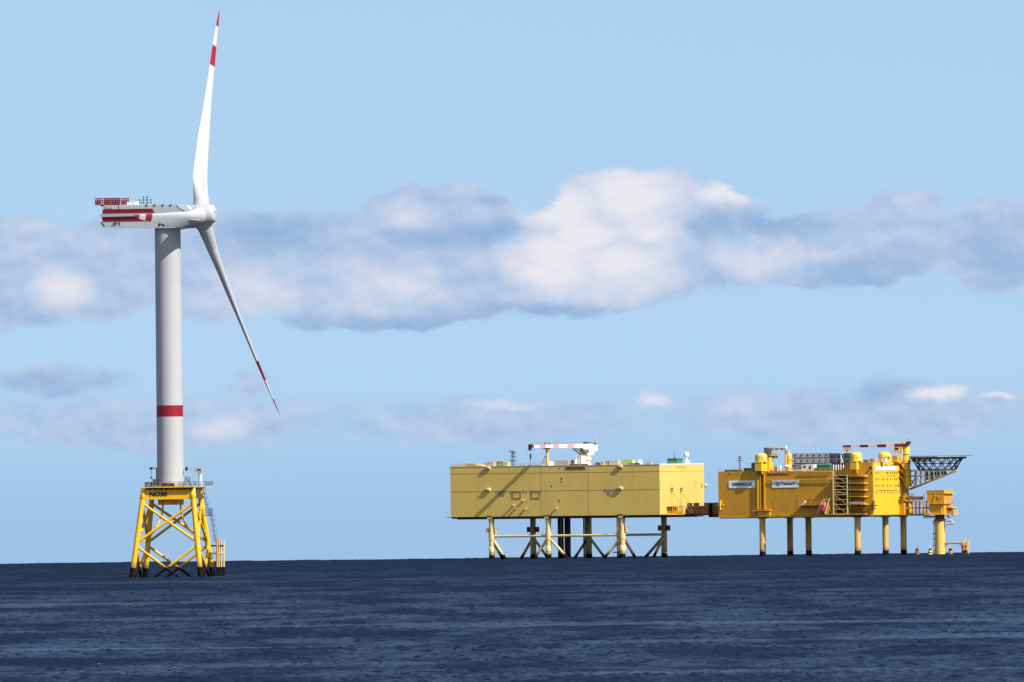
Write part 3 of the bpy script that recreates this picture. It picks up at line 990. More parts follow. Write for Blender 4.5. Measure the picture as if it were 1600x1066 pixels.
    dv = thing('davit', TJ, b, 'dark davit hoist with a hanging hook left of the turbine tower foot', 'davit')
    t = TJ.P(237, 732, -4.5)
    m_ = TJ.P(246, 732.5, -2.0)
    MB(DARK).tube((m_.x, -3.0, zd), (m_.x, -3.0, t.z + .1), .2, .16, 10).build('post', dv, TJ)
    mb = MB(DARK)
    mb.tube((m_.x, -3.0, t.z), (t.x - .2, -4.5, t.z + .05), .13, .11, 8)
    mb.tube((m_.x, -3.0, t.z - .9), (t.x + 1.2, -3.9, t.z - .05), .09, .09, 6)
    mb.box((t.x - .45, -4.75, t.z - .35), (t.x + .25, -4.25, t.z + .3))
    mb.build('jib', dv, TJ)
    hk = TJ.P(236.2, 746.5, -4.5)
    mb = MB(DARK).tube((t.x - .1, -4.5, t.z - .3), (t.x - .1, -4.5, hk.z), .06, .06, 5)
    mb.lathe((t.x - .1, -4.5, hk.z), UP, [(-.35, .05), (-.2, .2), (.2, .2), (.35, .06)], 10)
    mb.build('hook', dv, TJ)

    def gear(name, x0, x1, y0_, Y, dep, label, cat, mat, mat2):
        p = TJ.P(x0, 757, Y); q = TJ.P(x1, y0_, Y)
        base = V(((p.x + q.x) / 2, Y + dep / 2, zd))
        o = thing(name, TJ, base, label, cat)
        h = q.z - zd
        mb = MB(mat)
        mb.box((p.x, Y, zd + .12), (q.x, Y + dep, zd + h - .12)); mb.box((p.x - .06, Y - .06, zd + h - .12), (q.x + .06, Y + dep + .06, zd + h))
        mb.build('casing', o, TJ)
        mb = MB(mat2)
        for xx in (p.x + .12, q.x - .12):
            mb.box((xx - .08, Y + .1, zd), (xx + .08, Y + dep - .1, zd + .12))
        for i in range(4):
            zz = zd + .3 + (h - .6) * i / 3
            mb.box((p.x + .15, Y - .05, zz), (q.x - .15, Y, zz + .1))
        mb.build('skid', o, TJ)
        return o
    gear('switch_cabinet', 239.0, 247.5, 748.6, -6.6, 1.6, 'tall dark cabinet on the turbine deck under the davit hook', 'cabinet', DARK, GREY)
    gear('winch_unit', 226.8, 236.5, 753.2, -6.4, 1.8, 'low dark winch unit at the left corner of the turbine deck', 'winch', DARK, GALV)
    gear('storage_crate', 252.5, 263.0, 754.8, -7.6, 1.2, 'rusty brown crate in front of the turbine tower foot, left one', 'crate', RUST, DARK)
    gear('storage_crate', 264.5, 271.5, 755.2, -7.6, 1.2, 'darker brown crate in front of the turbine tower foot, right one', 'crate', MAROON, DARK)


make_turbine()

# ------------------------------------------------------------------ converter platform with the plain pale yellow box (left)
_t = Frame(unroll(1032, 872)[0], F_PX / 3.735, PSI)
FB = _t


def item(F, name, x0, x1, ytop, Y, dep, zbase, label, cat, mat, group=None, trim=None, h=None):
    """a box-shaped container or cabin standing on a deck: front face spans px x0..x1; ribs, door leaf and base frame as parts"""
    p = F.P(x0, ytop, Y); q = F.P(x1, ytop, Y)
    zt = p.z if h is None else zbase + h
    base = V(((p.x + q.x) / 2, Y + dep / 2, zbase))
    o = thing(name, F, base, label, cat, group)
    w = q.x - p.x; hh = zt - zbase
    MB(mat).box((p.x + .05, Y + .05, zbase + .15), (q.x - .05, Y + dep - .05, zt - .05)).build('casing', o, F)
    tm = trim or mat
    mb = MB(tm)
    for xx in (p.x, q.x - .22):
        for yy in (Y, Y + dep - .22):
            mb.box((xx, yy, zbase), (xx + .22, yy + .22, zt))
    for yy in (Y, Y + dep - .22):
        mb.box((p.x + .22, yy + .02, zbase), (q.x - .22, yy + .2, zbase + .18)); mb.box((p.x + .22, yy + .02, zt - .16), (q.x - .22, yy + .2, zt))
    for xx in (p.x, q.x - .22):
        mb.box((xx + .02, Y + .22, zbase), (xx + .2, Y + dep - .22, zbase + .18)); mb.box((xx + .02, Y + .22, zt - .16), (xx + .2, Y + dep - .22, zt))
    n = max(2, int(w / 0.9)) if w > 2 else 0
    for i in range(1, n):
        x = p.x + w * i / n
        mb.box((x - .05, Y - .01, zbase + .2), (x + .05, Y + .045, zt - .2))
    mb.build('frame', o, F)
    return o


def opening(F, parent, name, x0, x1, y0, y1, Y, mat, proud=0.04):
    a = F.P(x0, y1, Y); b = F.P(x1, y0, Y)
    return MB(mat).box((a.x, Y - proud, a.z), (b.x, Y + 0.03, b.z)).build(name, parent, F)


def make_beta():
    F = FB
    P, S = F.P, F.S
    Z0 = P(1032, 804.5).z; Z1 = P(1032, 726.3).z
    XL = P(703.5, 768).x
    WD = S(1101, 765).y
    b = thing('converter_platform', F, ((XL) / 2, WD / 2, 0), 'huge plain pale yellow box platform on six braced legs, left of the two platforms', 'offshore platform')
    # topside
    mb = MB(TAN)
    mb.box((XL, 0, Z0), (0, WD, Z1))
    top = mb.build('topside', b, F)
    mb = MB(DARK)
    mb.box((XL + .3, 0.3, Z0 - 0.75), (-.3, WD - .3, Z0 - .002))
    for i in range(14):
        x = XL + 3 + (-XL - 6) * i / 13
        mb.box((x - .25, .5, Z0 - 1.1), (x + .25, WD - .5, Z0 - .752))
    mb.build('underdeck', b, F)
    mb = MB(RUST)
    mb.box((XL - 1.6, -.2, Z0 - .25), (XL - .003, 2.5, Z0 + .1))
    mb.build('corner_ledge', b, F)
    # cladding seams, front and side
    for y in (736.9, 765.0):
        z = P(1032, y).z
        mb = MB(TAN_SEAM); mb.box((XL, -.03, z - .12), (-.0, .01, z + .12)); mb.build('cladding_seam', top, F)
        mb = MB(TAN_SEAM if y < 740 else TAN); mb.box((-.01, 0, z - .07), (.04, WD, z + .07)); mb.build('cladding_seam', top, F)
    for px in (845.0, 920.0):
        x = P(px, 765).x
        MB(TAN_SEAM).box((x - (.04 if px < 900 else .09), -.028, Z0), (x + .05, .01, Z1)).build('cladding_seam', top, F)
    # vertical panel joints, barely seen
    for i in range(1, 16):
        x = XL * i / 16
        MB(TAN).box((x - .05, -.012, Z0 + .1), (x + .05, .01, Z1 - .1)).build('panel_joint', top, F)
    # parapet cap
    MB(GREY).box((XL - .1, -.12, Z1), (.1, .35, Z1 + .22)).build('parapet', top, F)
    MB(WHITE).box((-.25, .36, Z1), (.12, WD, Z1 + .4)).build('parapet', top, F)
    # mooring bollards that stick out of the wall
    for px, py in ((762.5, 731.5), (762.8, 765.6), (969.3, 729.3), (969.5, 763.6)):
        c = P(px, py, 0)
        mb = MB(CREAM)
        mb.lathe((c.x, -.15, c.z), (1, 0, 0), [(-1.15, .55), (-1.1, .75), (.9, .78), (1.1, .7), (1.15, .4)], 20)
        mb.box((c.x - .8, -.2, c.z - .9), (c.x + .6, .02, c.z + .9))
        mb.build('bollard', b, F)
    # pipe stubs lower down
    for px, py, L in ((802.8, 789.8, 1.0), (818.2, 782.2, 1.0), (806, 794.6, .6), (821.5, 795.5, .5), (869.8, 794.8, .8)):
        c = P(px, py, 0)
        MB(CREAM).lathe((c.x, 0.02, c.z), (0, -1, 0), [(0, .42), (L, .42), (L, .52), (L + .2, .52)], 12).build('pipe_stub', b, F)
    # louvres and hatches
    for x0, x1, y0, y1 in ((773.5, 776, 767.5, 771), (777, 779, 767.2, 774), (779.8, 782, 766.8, 776), (782.8, 785, 766.8, 776), (785.6, 787.6, 766.8, 776), (789, 790.5, 767.5, 771.5),
                           (797, 799, 766.8, 771), (816.5, 818.6, 766.5, 770.5), (820.8, 822.6, 766.5, 770.5), (829, 831, 766.5, 771), (844, 846.2, 765.8, 771),
                           (943.5, 945.6, 764.4, 769), (946.6, 948.6, 764.4, 770), (949, 951, 764.4, 774), (951.8, 953.8, 764.4, 774), (955, 957, 764.4, 769), (958.4, 960.2, 764.2, 769), (961.6, 963.2, 764.2, 768),
                           (876.5, 878.5, 746.8, 749.4), (876.5, 878.5, 752.0, 753.6), (861, 862.6, 759, 760.8), (872.8, 875, 780.5, 785), (873, 875.2, 731.6, 732.8)):
        dk = DARK if x1 - x0 < 2.3 and y1 - y0 < 3 else LOUV
        opening(F, top, 'louvre', x0, x1, y0, y1, 0, dk, 0.06)
    for x0, x1, y0, y1 in ((801.6, 813.8, 768.6, 779.2), (831.2, 843.2, 768.2, 778.8)):
        h = opening(F, b, 'service_hatch', x0, x1, y0, y1, 0, TAN, 0.10)
        a, c = P(x0, y1, 0), P(x1, y0, 0)
        mb = MB(TAN_SEAM)
        for q0, q1 in (((a.x - .1, -.2, a.z), (a.x + .22, 0, c.z)), ((c.x - .22, -.2, a.z), (c.x + .1, 0, c.z)), ((a.x + .22, -.2, a.z), (c.x - .22, 0, a.z + .25)), ((a.x - .1, -.3, c.z), (c.x + .1, 0, c.z + .35))):
            mb.box(q0, q1)
        mb.build('frame', h, F)
    # name boards
    a, c = P(883.6, 734.2, 0), P(915.0, 728.9, 0)
    nb = MB(OLIVE).box((a.x, -.12, a.z), (c.x, -.02, c.z)).build('name_board', b, F)
    text_into(MB(), 'HELWIN BETA', INK, (a.x + .3, -.122, a.z + .3), (1, 0, 0), UP, c.x - a.x - .6, c.z - a.z - .6, .03, .03).build('lettering', nb, F)
    a, c = S(1057.5, 731.5), S(1072.0, 727.4)
    nb = MB(YEL2).box((.02, a.y, a.z), (.14, c.y, c.z)).build('name_board', b, F)
    text_into(MB(), 'HELWIN BETA', ORANGE, (.142, a.y + .4, a.z + .25), (0, 1, 0), UP, c.y - a.y - .8, c.z - a.z - .5, .03, .03).build('lettering', nb, F)
    # side wall: lamp davits, openings, brackets
    for px in (1050.3, 1065.3):
        f_ = S(px, 801, .5); t = S(px, 764, .5)
        mb = MB(YEL2); mb.tube((.7, f_.y, Z0 + .4), (.7, f_.y, t.z), .12, .1, 8)
        mb.box((0, f_.y - .1, t.z - 2.0), (.8, f_.y + .1, t.z - 1.8)); mb.box((0, f_.y - .1, Z0 + 2), (.8, f_.y + .1, Z0 + 2.2))
        mb.use(DARK).box((.4, f_.y - .4, t.z), (1.1, f_.y + .4, t.z + .5)); mb.box((.4, f_.y - .3, t.z - 1), (1.0, f_.y + .3, t.z - .6))
        mb.build('lamp_pole', b, F)
        q0 = S(px + 1, 770); q1 = S(px + 15, 790)
        MB(YEL2).tube((.5, q0.y, q0.z), (.5, q1.y, q1.z), .07, .07, 6).build('stay', b, F)
    for x0, x1, y0, y1 in ((1087.4, 1088.6, 752.5, 756.5), (1096.3, 1098, 755, 762.5)):
        a, c = S(x0, y1), S(x1, y0)
        MB(LOUV).box((-.02, a.y, a.z), (.06, c.y, c.z)).build('louvre', top, F)
    c = S(1101.5, 758.5)
    MB(CREAM).lathe((0, c.y - .6, c.z), (0, 1, 0), [(0, .8), (1.8, .8)], 16).build('bollard', b, F)
    # walkway at the foot of the side wall
    mb = MB(ORANGE)
    ya, yb = S(1037, 802, 3).y, S(1100, 802, 3).y
    mb.box((0.02, max(.5, ya), Z0 - .1), (3.2, min(yb, WD), Z0 + .2))
    mb.use(RUST)
    y2a, y2b = S(1051.5, 792, 3).y, S(1068, 792, 3).y
    mb.box((0.02, y2a, P(1060, 792).z - .1), (3, y2b, P(1060, 792).z + .15))
    for i in range(7):
        y = y2a + (y2b - y2a) * i / 6
        mb.use(ORANGE).box((2.7, y - .12, Z0 + .2), (2.95, y + .12, P(1060, 792).z - .1))
    mb.build('side_walkway', b, F)
    mb = MB(YEL2)
    mb.rail([(3.1, max(.5, ya), Z0 + .2), (3.1, min(yb, WD), Z0 + .2)], 1.2, 1.8, .07)
    zz = P(1060, 792).z + .15
    mb.rail([(2.9, y2a, zz), (2.9, y2b, zz)], 1.1, 1.5, .07)
    mb.build('railing', b, F)
    # roof-edge rails
    mb = MB(GALV)
    mb.rail([(XL + .3, .5, Z1 + .2), (-.3, .5, Z1 + .2), (-.3, WD - .3, Z1 + .2)], 1.1, 2.5, .06)
    mb.build('railing', b, F)

    # legs
    zg = P(1032, 865.2).z
    CREAMG = paint('cream_pile_paint_with_growth', (0.62, 0.47, 0.19), 0.5, 0.10, 0.3, 0.15, growth=zg)
    def leg_pipe(mb, p, q, r0, r1, mat=None):
        mat = mat or CREAMG
        p, q = V(p), V(q)
        if q.z > p.z:
            p, q, r0, r1 = q, p, r1, r0
        if q.z < zg < p.z:
            k = (p.z - zg) / (p.z - q.z); m = p.lerp(q, k); rm = r0 + (r1 - r0) * k
            mb.use(mat).tube(p, m, r0, rm, 20); mb.use(BLACK).tube(m, q, rm * 1.04, r1 * 1.04, 20)
        else:
            mb.use(mat if q.z >= zg else BLACK).tube(p, q, r0, r1, 20)
    YF, YB = 1.7, WD - 1.6
    front = [P(768.2, 840, YF).x, P(857.2, 840, YF).x, P(972.8, 840, YF).x]
    back = [P(833.2, 840, YB).x, P(920.8, 840, YB).x, P(1038.6, 840, YB).x]
    zb = P(1032, 835.5).z
    for i, x in enumerate(front):
        mb = MB(CREAM, BLACK)
        zt = P(857, 804.5, YF).z if False else Z0 + .6
        leg_pipe(mb, (x, YF, Z0), (x, YF, -9), 1.05, 1.25)
        mb.use(CREAM)
        mb.lathe((x, YF - .0, 0), UP, [(Z0 - 2.6, 1.2), (Z0 - 2.4, 1.25), (Z0 - 1.2, 1.25), (Z0 - 1.0, 1.05)], 20)
        mb.lathe((x, YF, 0), UP, [(zb - 1.6, 1.3), (zb + 1.6, 1.3)], 20)
        mb.lathe((x, YF, 0), UP, [(zg + 1.4, 1.3), (zg + 3.6, 1.34), (zg + 3.7, 1.1)], 20)
        mb.use(RUST).box((x - 1.3, -.35, Z0 - .4), (x + 1.3, .2, Z0 + .55))
        mb.use(CREAM).box((x - .9, -.45, Z0 - 1.0), (x + .9, .2, Z0 - .42))
        if i != 1:
            zc = P(1032, 826).z
            mb.use(CREAM)
            for s in (-1, 1):
                mb.tube((x + s * 1.9, YF, zc - .9), (x + s * 1.9, YF, zc + .9), .75, .75, 14)
                mb.box((x + s * .9, YF - .3, zc - .4), (x + s * 1.9, YF + .3, zc + .4))
        mb.build('leg', b, F)
    for i, x in enumerate(back):
        mb = MB(CREAM, BLACK)
        leg_pipe(mb, (x, YB, Z0 - .1), (x, YB, -9), 1.2, 1.3)
        if i != 1:
            zc = P(1032, 825.5).z
            mb.use(RUST)
            for s in (-1, 1):
                mb.tube((x + s * 1.9, YB, zc - 1.1), (x + s * 1.9, YB, zc + 1.1), .95, .95, 14)
                mb.box((x + s * .9, YB - .3, zc - .5), (x + s * 1.9, YB + .3, zc + .5))
        mb.build('leg', b, F)
    # horizontal and diagonal braces
    for p, q, r in (((front[0], YF), (front[1], YF), .52), ((front[1], YF), (front[2], YF), .52), ((front[2], YF), (back[2], YB), .5),
                    ((back[0], YB), (back[1], YB), .5), ((back[1], YB), (back[2], YB), .5), ((front[0], YF), (back[0], YB), .5)):
        mb = MB(CREAM); mb.tube((p[0], p[1], zb), (q[0], q[1], zb), r, r, 16); mb.build('horizontal_brace', b, F)
    zd = P(1032, 837.5).z
    def diag(p, q, r=.6):
        """from p at the brace level down to q under water"""
        mb = MB(CREAM, BLACK)
        leg_pipe(mb, (p[0], p[1], zd), (q[0], q[1], -8), r, r)
        mb.build('diagonal_brace', b, F)
    dx = 13.5
    diag((front[0], YF), (front[0] + 12.2, YF))
    diag((front[0], YF), (front[0] + 2.0, YF + 15.5), .65)
    diag((front[1], YF), (front[1] - 13.0, YF)); diag((front[1], YF), (front[1] + 17, YF))
    diag((front[2], YF), (front[2] - 16.5, YF)); diag((front[2], YF), (front[2] + 1.5, YF + 20), .6)
    diag((back[0], YB), (back[0] - 11, YB), .62); diag((back[0], YB), (back[0] + 13, YB), .55)
    diag((back[1], YB), (back[1] - 13, YB), .55); diag((back[1], YB), (back[1] + 14, YB), .55)
    diag((back[2], YB), (back[2] - 17, YB), .62); diag((back[2], YB), (back[2] - 1.5, YB - 17), .6)
    # conductor bundle in the middle
    YM = WD * .52
    for px, r in ((874.4, .72), (879.2, .55), (884.6, .62), (889.4, .72)):
        x = P(px, 840, YM).x
        mb = MB(CONDUCTOR, BLACK)
        leg_pipe(mb, (x, YM, Z0 - .1), (x, YM, -8), r, r, CONDUCTOR)
        mb.build('conductor_pipe', b, F)
    for px, Y, r, m in ((913.0, YB - 3, .35, DARK), (915.5, YB - 3, .25, DARK), (965.0, YF + 1.5, .35, CREAM), (968.0, YF + 1.2, .4, CREAM)):
        x = P(px, 840, Y).x
        mb = MB(m, BLACK); leg_pipe(mb, (x, Y, Z0 - .1), (x, Y, -8), r, r, m); mb.build('riser_pipe', b, F)
    x = P(965, 863, YF).x
    MB(DARK).box((x - 1.8, YF - .6, P(965, 864).z), (x + 3, YF + 1.5, P(965, 862.3).z)).build('riser_guard', b, F)

    # ---- things on the roof
    zr = Z1
    # crane: pedestal at mid-depth, boom swung out over the front edge onto its rest
    YC = 21.0
    c = P(917.5, 729, YC); c.z = zr
    cr_ = thing('platform_crane', F, c, 'white crane with red and white boom lying on its rest on the left platform', 'crane')
    zp = P(917, 712.5, YC).z
    mb = MB(WHITE)
    mb.lathe((c.x, YC, 0), UP, [(zr, 1.9), (zr + .5, 1.9), (zr + .5, 1.55), (zp - 1.6, 1.55), (zp - 1.6, 1.95), (zp - 1.0, 1.95), (zp - 1.0, 1.6), (zp, 1.6), (zp, 1.9), (zp + .6, 1.9)], 24)
    mb.build('pedestal', cr_, F)
    tip = P(829.5, 695.0, -10.6)
    hinge = V((c.x, YC, P(921, 696.5, YC).z)) + V((.0, 0, 0))
    bd = (V((tip.x, tip.y, hinge.z)) - hinge); bl = bd.length; bd.normalize()
    sd_ = V((-bd.y, bd.x, 0))
    def along(t, s, z):
        return hinge + bd * t + sd_ * s + UP * z
    mb = MB(WHITE)
    zpt = zp + .6 - hinge.z
    for s in (-1.4, 1.2):
        mb.prism([along(-2.4, s, zpt), along(2.0, s, zpt), along(3.6, s, zpt + 2.2), along(1.5, s, .9), along(-2.4, s, .9), along(-4.4, s, -1)], sd_ * .25)
    mb.prism([along(-3.0, -1.3, zpt), along(2.0, -1.3, zpt), along(2.0, 1.3, zpt), along(-3.0, 1.3, zpt)], UP * .35)
    mb.prism([along(-5.2, -1.2, -2.2), along(-3.0, -1.2, -2.2), along(-3.0, 1.2, -2.2), along(-5.2, 1.2, -2.2)], UP * 2.5)
    mb.use(DARK).prism([along(-4.5, -1.2, .5), along(1.0, -1.2, .95), along(1.0, 1.2, .95), along(-4.5, 1.2, .5)], UP * .6)
    mb.use(STEEL)
    mb.tube(along(1.8, -1.9, zpt), along(7.5, -.9, -.9), .35, .3, 10); mb.tube(along(1.8, 1.9, zpt), along(7.5, .9, -.9), .35, .3, 10)
    mb.prism([along(2.0, 1.8, zpt + .6), along(4.8, 1.8, zpt + .9), along(5.6, 1.8, zpt + 2.2), along(2.4, 1.8, zpt + 2.2)], sd_ * 1.8)
    mb.build('slewing_house', cr_, F)
    mb = MB(DARK).tube(along(-4.6, 0, .4), along(-4.6, 0, 3.4), .08, .05, 6); mb.use(WHITE).box(along(-4.6, 0, 3.0) - V((.5, .5, .1)), along(-4.6, 0, 3.0) + V((.5, .5, .1)))
    mb.build('antenna', cr_, F)
    # boom: tapered box girder painted in bands
    bands = [(0.0, .13, WHITE), (.13, .25, WHITE), (.25, .37, PINK), (.37, .52, WHITE), (.52, .62, PINK), (.62, .76, WHITE), (.76, .86, PINK), (.86, .955, WHITE), (.955, 1.0, RED)]
    mb = MB(WHITE)
    def sec(f):
        hh = .95 - .45 * f; ww = .8 - .3 * f
        return [along(f * bl, -ww, -hh), along(f * bl, ww, -hh), along(f * bl, ww, hh * .9), along(f * bl, -ww, hh * .9)]
    for f0, f1, m in bands:
        a_, b_ = sec(f0), sec(f1)
        mb.use(m).add(a_ + b_, [(0, 1, 5, 4), (1, 2, 6, 5), (2, 3, 7, 6), (3, 0, 4, 7)] + ([(0, 1, 2, 3)] if f0 == 0 else []) + ([(4, 5, 6, 7)] if f1 == 1 else []))
    mb.use(DARK).prism([along(bl, -.6, -1.0), along(bl + .9, -.6, -1.6), along(bl + .9, -.6, .8), along(bl - .5, -.6, 1.0)], sd_ * 1.2)
    mb.use(STEEL)
    mb.rail([along(2, .7, .85), along(bl, .5, .5)], .9, 2.6, .06, (.9,))
    mb.box(along(bl, 0, -1.6) - V((1.6, .5, .1)), along(bl, 0, -1.6) + V((1.6, .5, .1)))
    mb.build('boom', cr_, F)
    hk = along(bl + .3, 0, 0)
    z_h = P(827, 713.5, -10).z
    mb = MB(DARK).tube(hk + V((0, 0, -1)), V((hk.x, hk.y, z_h)), .06, .06, 5)
    mb.lathe((hk.x, hk.y, z_h), UP, [(-1.1, .1), (-.8, .35), (.2, .35), (.9, .45), (1.0, .1)], 12)
    mb.tube((hk.x, hk.y, z_h - 1), (hk.x, hk.y, z_h - 4.0), .05, .05, 5)
    mb.build('hook', cr_, F)
    # boom rest
    px_ = 855.3
    tpar = None
    Yr = 1.2
    r0 = P(px_, 729, Yr); zt = hinge.z - .75
    br = thing('boom_rest', F, (r0.x, Yr, zr), 'pale yellow post with a slanting strut that carries the crane boom, at the roof edge', 'boom rest')
    MB(CREAM).tube((r0.x, Yr, zr), (r0.x, Yr, zt - .5), .62, .55, 16).build('post', br, F)
    mb = MB(ORANGE).box((r0.x - 1.7, Yr - 1.2, zt - .55), (r0.x + 1.0, Yr + 1.2, zt))
    mb.box((r0.x - .6, Yr - 1.25, zt + .002), (r0.x + .2, Yr - 1.0, zt + 2.6)); mb.box((r0.x + .1, Yr + 1.0, zt + .002), (r0.x + .7, Yr + 1.25, zt + 2.6))
    mb.build('saddle', br, F)
    st = P(843, 725, Yr)
    MB(CREAM).tube((r0.x - .4, Yr, P(855, 711).z), (st.x, Yr, zr), .2, .2, 8).build('strut', br, F)

    # containers and cabins
    item(F, 'container', 848.2, 858.5, 720.8, 5.0, 4.0, zr, 'white cabin behind the boom rest post', 'container', WHITE)
    item(F, 'container', 862.2, 888.2, 719.6, 9.0, 3.0, zr, 'long grey container between the boom rest and the white control cabin', 'container', GREY)
    o = item(F, 'deck_cabin', 887.2, 899.0, 718.2, 4.0, 2.6, zr, 'low white cabin with a dark door beside the crane', 'cabin', WHITE)
    opening(F, o, 'door', 893.0, 896.4, 719.2, 724.5, 3.98, DARK)
    item(F, 'deck_cabin', 899.9, 908.6, 712.6, 5.0, 4.5, zr, 'tall white cabin at the foot of the white crane', 'cabin', WHITE)
    # tarpaulin-covered heap at the left end
    a, c = P(705.5, 727, 2.5), P(752.5, 727, 2.5)
    base = V(((a.x + c.x) / 2, 5, zr))
    o = thing('covered_stack', F, base, 'low tan and orange heap under sheets at the left end of the roof', 'covered stack')
    prof_ = [(705.5, 729), (706.5, 726.6), (716, 726.2), (726, 725.6), (731, 724.6), (738, 724.8), (743, 725.4), (747, 726.3), (752, 726.6), (753, 729)]
    mb = MB(CREAM).prism([P(x, y, 2.5) for x, y in prof_], (0, 6, 0)); mb.build('sheet', o, F)
    mb = MB(ORANGE).prism([P(x, y, 2.3) for x, y in [(727, 728.5), (728, 726), (731.5, 724.3), (738, 724.5), (743, 725.2), (744.5, 728.4)]], (0, 5.5, .15)); mb.build('orange_sheet', o, F)
    item(F, 'skid_unit', 757.5, 770.5, 721.8, 6, 3, zr, 'greyish pink skid unit behind the upper left bollard', 'skid unit', paint('pinkish_grey_paint', (0.42, 0.34, 0.33), 0.6))
    item(F, 'skid_unit', 770.2, 785.5, 721.0, 9, 3, zr, 'tan skid unit with dark pipes on top near the antenna mast', 'skid unit', RUST, trim=CREAM)
    item(F, 'container', 786.0, 793.2, 722.8, 3.0, 2.5, zr, 'small pale yellow container with a dark window left of the antenna mast', 'container', LIME)
    item(F, 'container', 779.0, 785.8, 723.2, 3.5, 2.5, zr, 'small green and yellow container at the roof edge', 'container', paint('moss_green_paint', (0.27, 0.34, 0.07), 0.5), trim=LIME)
    item(F, 'container', 811.8, 820.6, 726.0, 2.0, 2.0, zr, 'flat bright yellow bin right of the antenna mast', 'bin', LIME)
    # antenna mast
    m0 = P(801.0, 727, 8); 
    o = thing('antenna_mast', F, (m0.x, 8, zr), 'dark lattice antenna mast with cross arms on the left part of the roof', 'antenna mast')
    zt = P(801, 704.5, 8).z
    mb = MB(DARK)
    for sx in (-.45, .45):
        for sy in (-.45, .45):
            mb.tube((m0.x + sx, 8 + sy, zr), (m0.x + sx * .6, 8 + sy * .6, zt), .07, .06, 5)
    nb_ = 6
    for i in range(nb_):
        z0_, z1_ = zr + (zt - zr) * i / nb_, zr + (zt - zr) * (i + 1) / nb_
        for sy in (-.4, .4):
            mb.tube((m0.x - .4, 8 + sy, z0_), (m0.x + .4, 8 + sy, z1_), .045, .045, 4)
    mb.build('lattice', o, F)
    for px0, px1, py in ((795.5, 803, 705.8), (799, 806.6, 708.4), (799, 807, 714.2), (796.5, 808, 720.4)):
        a, c = P(px0, py, 8), P(px1, py, 8)
        mb = MB(DARK).box((a.x, 7.85, a.z - .12), (c.x, 8.15, a.z + .12))
        for x in np.linspace(a.x + .2, c.x - .2, 4):
            mb.tube((x, 8, a.z), (x, 8, a.z + .8), .07, .07, 5)
        mb.build('cross_arm', o, F)
    # right end of the roof
    item(F, 'container', 972.5, 988.0, 719.2, 5.0, 3.0, zr, 'lime green container near the upper right bollard', 'container', LIME)
    item(F, 'generator_box', 945.5, 952.0, 721.0, 5.0, 2.5, zr, 'pinkish tan generator box with dark top, left one of two', 'generator box', paint('pinkish_tan_paint', (0.50, 0.30, 0.20), 0.6), trim=DARK)
    item(F, 'generator_box', 958.0, 965.5, 720.0, 5.0, 2.5, zr, 'cream generator box just left of the upper right bollard', 'generator box', CREAM)
    o = thing('satellite_dish', F, P(1000.3, 725, 6).xy.to_3d() + V((0, 0, zr)), 'small white satellite dish on the roof right of the lime container', 'satellite dish')
    q = P(1000.3, 722.3, 6)
    MB(DARK).tube((q.x, 6, zr), (q.x, 6, q.z), .1, .1, 6).build('post', o, F)
    MB(WHITE).lathe(q, (.75, -.6, .3), [(-.35, .15), (-.15, .7), (.15, 1.05), (.2, 1.05), (.0, .5)], 20, cap=False).build('dish', o, F)
    item(F, 'container', 1043.0, 1059.0, 716.4, WD - 14, 5, zr, 'dark green container at the right end of the roof beside the white radome', 'container', GREEN)
    q = P(1054.4, 716, WD - 12)
    o = thing('whip_antenna', F, (q.x, WD - 12, F.P(1043, 716.4, WD - 14).z), 'thin whip antenna above the dark green container', 'antenna')
    MB(DARK).tube((q.x, WD - 12, F.P(1043, 716.4, WD - 14).z), (q.x, WD - 12, P(1054, 703.5, WD - 12).z), .12, .06, 6).build('rod', o, F)
    MB(DARK).lathe((q.x, WD - 12, F.P(1043, 716.4, WD - 14).z), UP, [(0, .3), (.4, .3), (.5, .12)], 10).build('mount', o, F)
    q = P(1073.4, 710.6, WD - 8)
    o = thing('radome', F, (q.x, q.y, zr), 'white ball-shaped radome on a pedestal above the bright side wall', 'radome')
    mb = MB(WHITE).lathe((q.x, q.y, 0), UP, [(zr, 1.2), (zr + 1.6, 1.2), (zr + 1.6, .5), (q.z - 1.0, .45)], 16); mb.build('pedestal', o, F)
    mb = MB(WHITE).lathe(q, UP, [(1.1 * math.sin(t) * 1.1, max(.02, 1.15 * math.cos(t) ** .6 if math.cos(t) > 0 else .02)) for t in np.linspace(-1.57, 1.57, 14)], 24); mb.build('dome', o, F)
    # small gear along the roof edge
    for i, (px, w_, yt, m, lb) in enumerate(((823.5, 5, 727.3, CREAM, 'low cream box right under the hanging crane hook'), (834, 7, 726.6, PINK, 'pale pink low crate right of the crane hook'),
                                            (889.5, 15, 724.9, RUST, 'rusty brown pallet in front of the low white cabin'), (907.5, 9, 724.9, RUST, 'rusty brown pallet in front of the crane pedestal'),
                                            (930, 8, 723.0, RUST, 'brown pallet right of the crane pedestal'), (938.5, 5, 722.0, CREAM, 'cream crate between the crane and the generator boxes'),
                                            (981, 12, 724.0, PINK, 'pinkish crate in front of the lime green container'), (992.5, 5, 723.4, DARK, 'dark crate just right of the lime green container'), (1008, 9, 722.9, CREAM, 'long cream crate right of the satellite dish'))):
        item(F, 'crate', px, px + w_, yt, 1.2, 1.6, zr + .22 if False else zr, lb, 'crate', m, trim=DARK if i % 3 == 0 else None)
    return b


beta = make_beta()

# ------------------------------------------------------------------ converter platform on plain legs (right)
FA = Frame(unroll(1365, 868)[0], FB.d - 29.0, PSI)


